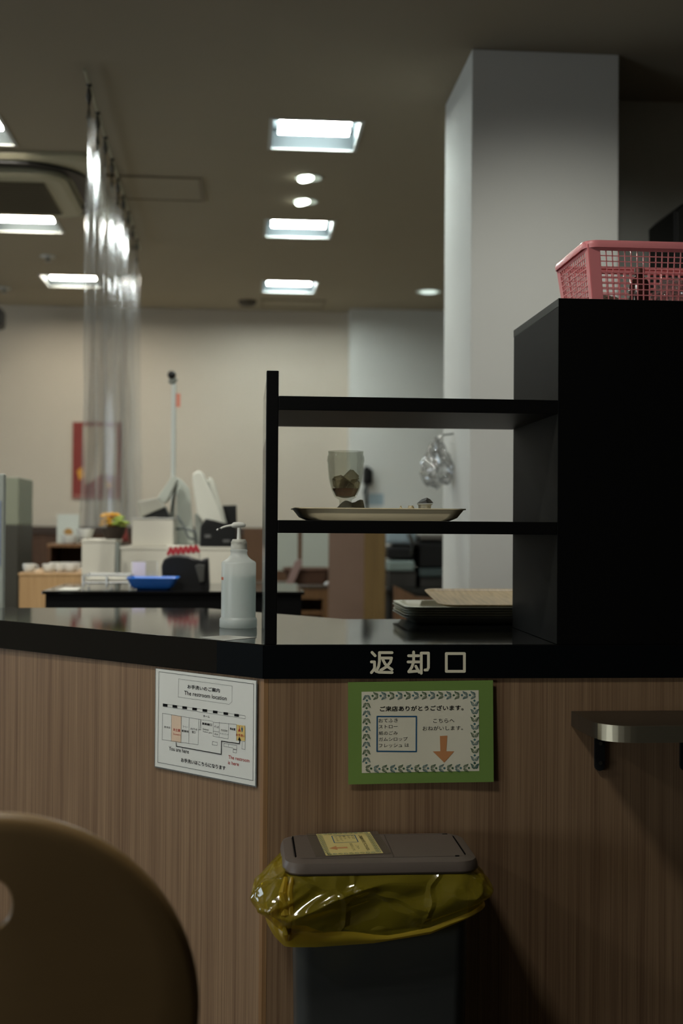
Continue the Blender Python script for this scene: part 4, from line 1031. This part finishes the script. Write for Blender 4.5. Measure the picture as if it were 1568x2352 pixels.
# flower arrangement
fY = wy+.12; fc = Vector((X(261, fY), fY, zA+.0004))
fl = thing('flower_arrangement', 'yellow and green flower arrangement in a dark basket on the white cabinet', 'flowers', fc)
bm = bmesh.new(); lathe(bm, [(.035, 0), (.05, .03), (.055, .055), (.05, .056), (.045, .035)], 20); link('pot', bm, mat('dark_wicker', (44, 32, 20), .8), fl, smooth=True, loc=fc)
for k in range(26):
    a = random.random()*2*PI; r = random.random()**.5*.058; z = .055+random.random()*.055
    m = mat('yellow_petals', (226, 166, 30), .6) if r*math.cos(a) < .008 else mat('green_petals', (150, 168, 70), .6)
    bm = bmesh.new()
    for j in range(6):
        b = 2*PI*j/6; bmesh.ops.create_icosphere(bm, subdivisions=1, radius=.010, matrix=Matrix.Translation((.011*math.cos(b), .011*math.sin(b), 0)) @ Matrix.Diagonal((1, 1, .6, 1)))
    bmesh.ops.create_icosphere(bm, subdivisions=1, radius=.007, matrix=Matrix.Translation((0, 0, .004)))
    link('flower', bm, m, fl, loc=fc+Vector((r*math.cos(a), r*math.sin(a), z)))
cu = at(196, 1232, fY)
for px, r_, lb in ((196, .035, 'white bowl on the white cabinet left of the flowers'),):
    bm = bmesh.new(); c = Vector((X(px, fY), fY, zA+.0004)); lathe(bm, [(.018, 0), (.03, .012), (.042, .045), (.040, .045), (.026, .012), (.01, .006)], 24); tag(link('bowl', bm, WHITE, smooth=True, loc=c), lb, 'bowl')
# red price board right of the flowers
yy = wy+.3
rb = thing('red_board', 'dark red board standing between the flowers and the white box', 'board', (X(282, yy), yy, zB))
link('panel', pprism([(268, 1254), (262, 1205), (288, 1198), (297, 1252)], yy, .012, .001), mat('dark_red', (112, 40, 34), .6), rb)
link('footer', pprism([(280, 1253), (279, 1246), (296, 1244), (297, 1252)], yy-.008, .006, .001), mat('grey_print', (120, 110, 100), .6), rb)
# --- till screens
ty_ = wy+.14; gz = lambda px, py: at(px, py, ty_)
zB = zB
pr = thing('receipt_terminal', 'pale grey slanted terminal with a black underside on the white box', 'terminal', (X(350, ty_), ty_, zB))
link('screen_back', pprism([(315, 1152), (361, 1143), (378, 1165), (322, 1188)], ty_-.04, .14, .005), mat('terminal_grey', (150, 148, 136), .5), pr)
link('base', pprism([(324, 1190), (377, 1163), (390, 1188), (372, 1192), (358, 1187)], ty_-.03, .12, .003), DARK, pr)
s1_ = thing('till_screen', 'slanted pale till screen seen edge-on, leftmost of the screens', 'screen', (X(385, ty_), ty_, zB))
link('panel', pprism([(361, 1143), (397, 1090), (408, 1100), (384, 1150), (376, 1156)], ty_+.11, .12, .005), mat('terminal_pale', (172, 176, 166), .4), s1_)
link('arm', pprism([(394, 1195), (402, 1140), (408, 1110), (403, 1110), (396, 1140), (388, 1190)], ty_+.235, .03, .003), mat('terminal_dark', (84, 86, 78), .5), s1_)
link('foot', pprism([(386, 1252), (390, 1190), (402, 1190), (408, 1252)], ty_+.235, .06, .003), mat('terminal_mid', (128, 132, 124), .5), s1_)
s2_ = thing('till_screen', 'broad pale till screen seen from behind, between the slanted pair', 'screen', (X(425, ty_+.1), ty_+.1, zB))
link('panel', pprism([(404, 1098), (413, 1099), (434, 1122), (436, 1134), (446, 1252), (406, 1252)], ty_+.30, .04, .008), mat('terminal_pale', (172, 176, 166), .4), s2_)
bm = bmesh.new(); tube(bm, [at(406, 1185, ty_+.05), at(420, 1205, ty_+.04), at(432, 1235, ty_+.03), at(450, 1240, ty_+.03)], .006, 8); link('cable', bm, mat('cable_grey', (70, 76, 74), .5), s2_, smooth=True)
bm = bmesh.new(); tube(bm, [at(404, 1215, ty_+.05), at(425, 1214, ty_+.04), at(448, 1222, ty_+.03), at(452, 1246, ty_+.03)], .006, 8); link('cable', bm, mat('cable_grey', (70, 76, 74), .5), s2_, smooth=True)
s3_ = thing('till_screen', 'tall pale till screen leaning left, tallest of the screens', 'screen', (X(470, ty_+.05), ty_+.05, zB))
link('panel', pprism([(441, 1092), (446, 1084), (458, 1081), (466, 1086), (500, 1160), (516, 1204), (470, 1205), (452, 1180), (444, 1120)], ty_+.05, .05, .008), mat('terminal_white', (190, 190, 178), .4), s3_)
link('stand', pprism([(448, 1252), (447, 1180), (462, 1180), (468, 1252)], ty_+.101, .05, .003), mat('terminal_mid', (128, 132, 124), .5), s3_)
s4_ = thing('till_screen', 'thin pale till screen leaning right above the black printer', 'screen', (X(500, ty_+.02), ty_+.02, zB))
link('panel', pprism([(474, 1100), (482, 1096), (490, 1102), (521, 1204), (508, 1208)], ty_+.11, .04, .006), mat('terminal_white', (190, 190, 178), .4), s4_)
link('bezel', pprism([(476, 1108), (479, 1108), (508, 1200), (505, 1201)], ty_+.104, .005, .001), mat('terminal_mid', (128, 132, 124), .5), s4_)
link('stand', pprism([(500, 1254), (500, 1200), (512, 1200), (514, 1254)], ty_+.152, .03, .002), mat('terminal_mid', (128, 132, 124), .5), s4_)
bp = thing('black_printer', 'large black receipt printer on the white cabinet behind the pump bottle', 'printer', (X(500, ty_-.05), ty_-.05, zB))
bmx = pprism([(458, 1254), (460, 1208), (472, 1191), (490, 1195), (518, 1206), (542, 1206), (543, 1254)], ty_-.11, .13, .006)
for v in bmx.verts:
    if v.co.z < zB+.02: v.co.z = zB+.0004
link('body', bmx, DARK, bp)
link('buttons', pbox(470, 484, 1228, 1236, ty_-.116, .005, bev=.001), mat('dim_print', (80, 80, 78), .5), bp)
link('buttons', pbox(512, 528, 1240, 1246, ty_-.116, .005, bev=.001), mat('dim_print', (80, 80, 78), .5), bp)
link('rear_display', pprism([(510, 1161), (543, 1160), (544, 1212), (522, 1212)], ty_+.2, .05, .004), DARK, bp)
# camera on pole
py_ = wy+.50; px_ = X(396.5, py_)
cp = thing('security_camera', 'small black camera on a tall thin white pole behind the tills', 'camera', (px_, py_, zB))
bm = bmesh.new(); tube(bm, [(px_, py_, zB+.0005), (px_, py_, Z(882, py_, 396))], .011, 14); link('pole', bm, mat('pole_white', (178, 182, 176), .4), cp, smooth=True)
bm = bmesh.new(); bmesh.ops.create_uvsphere(bm, u_segments=20, v_segments=14, radius=.020); link('lens_ball', bm, DARK, cp, smooth=True, loc=at(394, 861, py_-.02))
bm = bmesh.new(); tube(bm, [at(388, 872, py_), at(396, 874, py_), at(404, 868, py_)], [.016, .022, .014], 12); link('camera_body', bm, mat('terminal_mid', (128, 132, 124), .5), cp, smooth=True)
link('tag', B(X(401, py_), X(412, py_), py_-.004, py_-.002, Z(935, py_, 406), Z(904, py_, 406)), mat('salmon_tag', (190, 118, 96), .6), cp)
# --- left: pale cabinet with cups, brown shelf, menu stand, fridge
ky = ty1+.35
x0, x1, z1 = unit(43, 192, 1316, ky, .55, 'pale wooden cabinet with white cups on top at the left', TAN, 'wooden_cabinet')
cups = [(68, 1303, 0), (113, 1302, .0), (139, 1301, .02), (163, 1300, 0.01), (128, 1296, .2), (150, 1292, .22), (172, 1290, .22)]
clab = ['white cup alone at the left end of the pale cabinet', 'white cup second from the left on the pale cabinet', 'white cup third from the left in the front row', 'white cup with a cream tint, rightmost in the front row', 'leftmost white cup of the back row on the pale cabinet', 'middle white cup of the back row on the pale cabinet', 'rightmost white cup of the back row on the pale cabinet']
for (px, py, dy), lb_ in zip(cups, clab):
    Yc = ky+.1+dy; c = Vector((X(px, Yc), Yc, z1+.0004)); bm = bmesh.new()
    lathe(bm, [(.018, 0), (.023, .004), (.028, .02), (.029, .036), (.0275, .036), (.026, .02), (.018, .006)], 24)
    t = thing('cup', lb_, 'cup', c, 'white cups on the pale cabinet'); link('bowl', bm, WHITE, t, smooth=True, loc=c)
    bm = bmesh.new(); tube(bm, [Vector((.0285, 0, .030)), Vector((.040, 0, .028)), Vector((.040, 0, .015)), Vector((.026, 0, .011))], .003, 6); link('handle', bm, WHITE, t, smooth=True, loc=c)
sy = 4.6
sh = thing('open_shelf', 'brown wooden shelf with a dark open compartment behind the cups', 'shelf', (X(150, sy), sy, 0))
xa, xb = X(108, sy), X(215, sy); z2 = Z(1249, sy, 150); z3 = Z(1257, sy, 150); z4 = Z(1330, sy, 150)
link('top', B(xa, xb, sy, sy+.4, z3, z2, bev=.003), wood('warm_shelf', (104, 74, 48), (132, 98, 66), fine=40), sh)
link('side', B(xa, xa+.02, sy+.004, sy+.4, 0, z3-.0005), BROWN, sh); link('side', B(xb-.02, xb, sy+.004, sy+.4, 0, z3-.0005), BROWN, sh)
link('back', B(xa+.021, xb-.021, sy+.385, sy+.4, 0, z3-.0005), BROWN, sh); link('lower_shelf', B(xa+.021, xb-.021, sy+.01, sy+.38, z4-.02, z4), BROWN, sh)
mn = thing('menu_card', 'white menu card with a golden picture standing on the brown shelf', 'menu', (X(155, sy+.1), sy+.1, z2))
Ym = sy+.1
link('card', pbox(131, 181, 1181, 1246, Ym, .004, zb=z2+.0004, bev=.0005), mat('menu_white', (190, 196, 188), .5), mn)
bm = bmesh.new(); ss = Sheet((0, Ym-.0005, 0), (1, 0, 0), (0, 0, 1), (0, -1, 0), .0006)
ss.poly(bm, [(at(157+10*math.cos(k*PI/6)*(1+.2*math.sin(k*2.3)), 1222+9*math.sin(k*PI/6), Ym).x, at(157, 1222+9*math.sin(k*PI/6), Ym).z) for k in range(12)]); flat('picture', bm, mat('golden_print', (160, 120, 60), .5), mn)
c = Vector((X(205, sy+.15), sy+.15, z2+.0004))
c = Vector((X(160, sy+.05), sy+.05, z2+.0004)); bm = bmesh.new(); lathe(bm, [(.03, 0), (.04, .01), (.045, .05), (.042, .05), (.03, .01)], 20); tag(link('bowl', bm, WHITE, smooth=True, loc=c), 'white bowl before the menu card on the brown shelf', 'bowl')
# grey fridge and white jamb at left edge
fy = ky+.6; fr = thing('tall_locker', 'tall greenish grey unit with a dark lower half at the left edge', 'cabinet', (X(20, fy), fy, 0))
zt_ = Z(1096, fy, 20); zm = Z(1206, fy, 20)
link('upper_panel', B(X(-60, fy), X(42, fy), fy, fy+.4, zm+.0005, zt_, bev=.004), mat('green_grey', (118, 122, 104), .5), fr)
link('lower_panel', B(X(-60, fy), X(42, fy), fy, fy+.4, 0, zm, bev=.004), mat('dark_olive', (46, 44, 34), .5), fr)
jy = c2.y+.12; jb = thing('partition_screen', 'narrow white edged screen at the extreme left behind the counter', 'screen', (X(-20, jy), jy, 0))
zj = Z(1088, jy, 4)
link('frame', B(X(-30, jy), X(9, jy), jy, jy+.03, 0, zj, bev=.004), mat('jamb_white', (176, 182, 172), .5), jb)
link('blue_mark', B(X(-14, jy), X(3, jy), jy-.002, jy-.0005, Z(1300, jy, 0), Z(1150, jy, 0)), mat('pale_blue_print', (150, 160, 178), .5), jb)
# red poster on the back wall
yp = BACK-.012; zz0, zz1 = Z(1146, yp, 220), Z(970, yp, 220); xa, xb = X(165, yp), X(276, yp)
po = thing('red_poster', 'dark red vertical poster on the back wall behind the clear curtain', 'poster', ((xa+xb)/2, yp, zz0))
link('sheet', B(xa, xb, yp, yp+.004, zz0, zz1), mat('poster_red', (124, 40, 32), .5), po)
ss = Sheet((0, yp, 0), (1, 0, 0), (0, 0, 1), (0, -1, 0), .0008)
bm = bmesh.new(); W2, H2 = xb-xa, zz1-zz0
ss.poly(bm, [(xa+.09*W2/.39*.9, zz1-.03), (xb-.05, zz1-.03), (xb-.03, zz0+.12*H2+.12), (xa+.6*W2, zz0+.32*H2), (xa+.28*W2, zz0+.18*H2)]); flat('picture', bm, mat('poster_cream', (184, 168, 146), .5), po)
bm = bmesh.new(); ss.poly(bm, [(xa+.09*W2, zz0+.36*H2), (xa+.2*W2, zz0+.42*H2), (xa+.26*W2, zz0+.3*H2), (xa+.15*W2, zz0+.24*H2)], 1); flat('picture', bm, mat('poster_yellow', (200, 140, 40), .5), po); bm = bmesh.new(); ss.poly(bm, [(xa+.66*W2, zz0+.24*H2), (xa+.84*W2, zz0+.2*H2), (xa+.8*W2, zz0+.14*H2), (xa+.7*W2, zz0+.15*H2)], 1); flat('picture', bm, mat('poster_yellow', (200, 140, 40), .5), po)
bm = bmesh.new(); ss.rect(bm, xa+.01, zz0+.01, xb-.01, zz0+.035, 1); flat('caption', bm, mat('poster_pink', (150, 90, 80), .5), po)

# ================================================================== clear curtain
ca, cb2 = onz(205, 158, CZ), onz(326, 560, CZ); cxx = X(200, ca.y, 700)
ya, ybb = ca.y, cb2.y
cz0 = 1.225; cz1 = CZ-.16
cur = thing('clear_curtain', 'clear vinyl curtain hanging from ceiling hooks towards the back wall', 'curtain', (cxx, (ya+ybb)/2, cz0))
bm = bmesh.new(); nU, nV = 150, 46; g = []
xA_ = lambda t: (X(192, ya, 800)*(1-t)+X(318, ybb, 800)*t)
for i in range(nU+1):
    t = i/nU; Y = ya+(ybb-ya)*t; g.append([])
    for j in range(nV+1):
        v = j/nV; z = cz1-(cz1-cz0)*v
        dx = (.050-.022*t)*math.sin(t*2*PI*6.5+.6*math.sin(v*3))*(.6+.4*v)+.016*noise.noise(Vector((t*14, v*2.2, 1)))+.006*noise.noise(Vector((t*40, v*6, 4)))
        g[-1].append(bm.verts.new((xA_(t)+dx, Y+.02*math.cos(t*2*PI*8.5), z-.02*math.sin(t*PI*11)**2*(1-v))))
for i in range(nU):
    for j in range(nV): bm.faces.new((g[i][j], g[i+1][j], g[i+1][j+1], g[i][j+1]))
link('sheet', bm, sheetmat('clear_vinyl', (240, 243, 242), .965, .12, .19, tint=(255, 255, 255), transl=.5), cur, smooth=True)
bm = bmesh.new(); box(bm, xA_(0)-.010, xA_(0)+.010, ya-.03, ya-.01, CZ-.02, CZ-.001)
bm.free(); bm = bmesh.new(); tube(bm, [(xA_(0), ya-.05, CZ-.022), (xA_(1), ybb+.05, CZ-.022)], .006, 8); link('rail', bm, mat('ac_beige', (168, 164, 140), .5), cur, smooth=True)
for k in range(9):
    t = (k+.3)/9; Y = ya+(ybb-ya)*t; x = xA_(t)
    bm = bmesh.new(); tube(bm, [(x, Y, CZ-.028), (x, Y-.008, CZ-.045), (x, Y, CZ-.075), (x, Y+.006, CZ-.095), (x, Y, CZ-.16)], [.012, .006, .013, .006, .011], 8); link('hook', bm, mat('hook_dark', (70, 66, 54), .5), cur, smooth=True)
    bm = bmesh.new(); bmesh.ops.create_cone(bm, cap_ends=True, segments=14, radius1=.015, radius2=.015, depth=.006, matrix=Matrix.Translation((x, Y, CZ-.175)) @ Matrix.Rotation(PI/2, 4, 'Y')); link('eyelet', bm, mat('grey_paint', (120, 124, 116), .4), cur, smooth=True)

# ================================================================== seen through the shelf, right background
# wooden partition with end board
wy2 = 3.9
pt_ = thing('wooden_partition', 'tall brown partition with a yellowish wooden end board seen under the middle shelf', 'partition', (X(820, wy2), wy2, 0))
zp = Z(1216, wy2, 820)
link('panel', B(X(756, wy2), X(838, wy2), wy2+.01, wy2+.05, 0, zp), mat('pinkish_brown', (106, 84, 70), .55, var=.1, vscale=4), pt_)
link('end_board', B(X(837, wy2)+.0005, X(886, wy2), wy2, wy2+.06, 0, zp, bev=.003), wood('yellow_board', (98, 78, 46), (114, 92, 56), fine=30), pt_)
# desk
dy = 4.6; dk = thing('wooden_desk', 'brown wooden stand with a dark open bay beside the partition', 'desk', (X(710, dy), dy, 0))
x0, x1 = X(560, dy), X(782, dy); zd = Z(1344, dy, 700); bx0, bx1 = X(655, dy), X(742, dy); zo1, zo0 = Z(1376, dy, 700), Z(1402, dy, 700)
DW = wood('desk_wood', (86, 62, 38), (112, 82, 52), fine=40)
link('top', B(x0-.01, x1+.01, dy-.01, dy+.5, zd-.02, zd, bev=.003), mat('desk_top', (66, 56, 46), .35), dk)
bm = bmesh.new(); box(bm, x0, bx0, dy, dy+.48, 0, zd-.0205); box(bm, bx1, X(757, dy), dy, dy+.48, 0, zd-.0205); box(bm, bx0, bx1, dy, dy+.48, zo1, zd-.0205); box(bm, bx0, bx1, dy, dy+.48, 0, zo0-.05); box(bm, bx0, bx1, dy+.46, dy+.48, zo0-.05, zo1)
link('carcass', bm, DW, dk)
link('rail', B(bx0+.001, bx1-.001, dy+.05, dy+.07, zo0-.03, zo0-.005), DW, dk)
# basket of menus on the desk
by = dy+.2; c = Vector((X(705, by), by, zd+.0004))
kb = thing('wicker_basket', 'low dark brown basket on the wooden stand', 'basket', c)
w2 = X(758, by)-X(655, by); h2 = Z(1308, by, 700)-zd
bm = bmesh.new(); loft(bm, [rrect(0, 0, w2*.85, .2, .03, 0), rrect(0, 0, w2, .24, .04, h2), rrect(0, 0, w2-.02, .22, .035, h2), rrect(0, 0, w2*.85-.02, .18, .03, .01)])
link('bowl', bm, mat('brown_wicker', (76, 50, 34), .8, var=.4, vscale=90), kb, smooth=True, loc=c)
bm = bmesh.new(); tube(bm, [p+Vector((0, 0, h2+.002)) for p in rrect(0, 0, w2, .24, .04, 0, 8)]+[rrect(0, 0, w2, .24, .04, 0, 8)[0]+Vector((0, 0, h2+.002))], .009, 8, caps=False); link('rim', bm, mat('brown_wicker', (76, 50, 34), .8), kb, smooth=True, loc=c)
mh = thing('menu_holder', 'slanted pink and grey menu holder leaning on the wooden stand', 'menu', (X(668, dy+.02), dy, zd))
link('card', pprism([(655, 1345), (678, 1288), (692, 1284), (695, 1292), (672, 1345)], dy+.0, .03, .002), mat('menu_pinkgrey', (132, 108, 102), .5), mh)
bm = bmesh.new(); tube(bm, [at(745, 1342, dy+.05), at(770, 1332, dy+.05), at(779, 1340, dy+.05)], .01, 8); tag(link('spoon_rest', bm, CHROME, smooth=True), 'small metal rest at the right end of the wooden stand', 'utensil')
# notices pinned on the wall behind
ny = 5.4; nt = thing('service_partition', 'low brown partition behind the wooden stand with two white notices', 'partition', (X(700, ny), ny, 0))
znp = Z(1214, ny, 700)
link('panel', B(X(560, ny), X(775, ny), ny, ny+.05, 0, znp), wood('partition_wood', (84, 60, 42), (106, 78, 56), fine=30), nt)
for a_, b_, c_, lb_ in ((628, 684, 1311, 'left white notice on the low brown partition'), (694, 755, 1307, 'right white notice on the low brown partition')):
    tag(link('notice', B(X(a_, ny), X(b_, ny), ny-.006, ny-.001, Z(c_, ny, 700), Z(1219, ny, 700), bev=.001), mat('notice_grey', (168, 172, 160), .6)), lb_, 'notice', 'notices on the partition')
# kitchen machines
ey = 4.4; zc2 = Z(1352, ey, 950)
kc = thing('kitchen_worktop', 'dark kitchen worktop with a brown wooden flank right of the partition', 'counter', (X(960, ey), ey, 0))
bm = bmesh.new(); link('worktop', B(X(890, ey), X(1160, ey), ey, ey+.7, zc2-.03, zc2, bev=.003), mat('worktop_dark', (38, 38, 36), .25), kc); bm.free()
link('body', B(X(890, ey)+.01, X(1160, ey), ey+.02, ey+.69, 0, zc2-.0305), mat('carcass_dark', (30, 28, 24), .6), kc)
bm = bmesh.new(); yq = ey-.5
prism(bm, [(X(906, yq), 0), (X(906, yq), Z(1345, yq, 910)), (X(960, yq), Z(1372, yq, 960)), (X(1010, yq), Z(1374, yq, 1000)), (X(1010, yq), 0)], 'y', yq, yq+.04)
tag(link('wooden_flank', bm, wood('flank_wood', (92, 68, 48), (112, 84, 62), fine=30)), 'short brown wooden side board with a sloping top left of the column', 'board')
em = thing('coffee_machine', 'pale steel coffee machine with black parts on the kitchen worktop', 'machine', (X(925, ey+.1), ey+.1, zc2))
link('housing', pbox(886, 956, 1206, 1250, ey+.1, .4, bev=.02), mat('pale_steel', (150, 168, 178), .3, metal=.3), em)
link('group_head', pbox(889, 950, 1256, 1284, ey+.08, .3, bev=.012), DARK, em)
link('drip_tray', pbox(891, 952, 1288, 1312, ey+.06, .3, bev=.01), mat('drip_grey', (120, 134, 130), .4), em)
link('spine', pbox(900, 948, 1250.2, 1352, ey+.42, .1, zb=zc2+.0004), DARK, em)
link('foot', pbox(893, 955, 1312.5, 1352, ey+.08, .28, zb=zc2+.0004), mat('foot_dark', (42, 40, 36), .5), em)
bm = bmesh.new(); tube(bm, [at(938, 1225, ey+.05), at(947, 1245, ey+.05), at(945, 1275, ey+.05)], .012, 8); link('steam_pipe', bm, CHROME, em, smooth=True)
gr = thing('coffee_grinder', 'black box shaped machine with a grey top on the kitchen worktop', 'machine', (X(990, ey+.1), ey+.1, zc2))
link('body', pbox(964, 1030, 1246, 1304, ey+.14, .35, bev=.01), DARK, gr)
link('top', pbox(965, 1028, 1228, 1240, ey+.13, .34, bev=.006), mat('grey_top', (92, 88, 84), .35), gr)
link('neck', pbox(967, 1026, 1240.2, 1245.8, ey+.16, .3, bev=.001), DARK, gr)
link('tray', pbox(963, 1028, 1306, 1324, ey+.1, .35, bev=.004), mat('tray_teal', (62, 74, 74), .35), gr)
link('base', pbox(965, 1026, 1324.5, 1352, ey+.12, .33, zb=zc2+.0004), mat('foot_dark', (42, 40, 36), .5), gr)
# wall phone / mixer hanging on the pier
wy3 = BACK-.18
ph = thing('wall_phone', 'black wall handset with a hanging cord behind the glass', 'phone', (X(843, wy3), wy3, Z(1115, wy3, 843)))
link('cradle', pbox(834, 855, 1076, 1112, wy3-.07, .069, bev=.012), DARK, ph)
link('handset', pbox(836, 849, 1071, 1100, wy3-.11, .038, bev=.012), DARK, ph)
bm = bmesh.new(); tube(bm, [at(842, 1112, wy3-.03), at(838, 1130, wy3-.03), at(840, 1150, wy3-.03), at(843, 1200, wy3-.03), at(843, 1260, wy3-.03)], [.016, .02, .016, .014, .014], 10); link('cord', bm, mat('cord_grey', (70, 74, 72), .5), ph, smooth=True)
tag(link('notice', B(X(846, wy3), X(880, wy3), wy3-.004, wy3-.001, Z(1160, wy3, 860), Z(1134, wy3, 860)), mat('bluish_note', (150, 168, 176), .6)), 'pale blue note on the back wall right of the handset cord', 'notice')
# clear bag hanging at the column
hy = CY0+.35; c = at(1000, 1112, hy)
hb = thing('hanging_bag', 'clear plastic bag hanging by the left face of the column', 'bag', c)
bm = bmesh.new(); bmesh.ops.create_icosphere(bm, subdivisions=4, radius=1)
for v in bm.verts:
    n_ = 1+.3*(1-abs(noise.noise(v.co*2+Vector((5, 2, 0))))*3)
    tz_ = (v.co.z+1)/2
    v.co = Vector((v.co.x*.07*n_*(1-.75*tz_**1.5), v.co.y*.06*n_, v.co.z*.085*n_))
link('bag', bm, CLEAR, hb, smooth=True, loc=at(1003, 1062, hy))
bm = bmesh.new(); tube(bm, [at(1006, 1014, hy), at(1012, 1000, hy), Vector((cx0+.0, hy, at(1012, 996, hy).z))], .004, 6); link('hook', bm, CHROME, hb, smooth=True)
# dark unit at the far right edge
oy = cyb-.12-.3; du = thing('wall_cabinet', 'black chamfered unit on the wall at the far right edge', 'cabinet', (X(1570, oy), oy, 2))
bm = bmesh.new(); prism(bm, [(at(a, b, oy).x, at(a, b, oy).z) for a, b in ((1548, 640), (1548, 485), (1566, 468), (1700, 468), (1700, 640))], 'y', oy, oy+.3, .003); link('body', bm, DARK, du)
bm = bmesh.new(); prism(bm, [(at(a, b, oy).x, at(a, b, oy).z) for a, b in ((1552, 636), (1552, 488), (1568, 473), (1696, 473), (1696, 636))], 'y', oy-.012, oy-.0005, .002); link('door', bm, mat('unit_door', (24, 24, 20), .5), du)
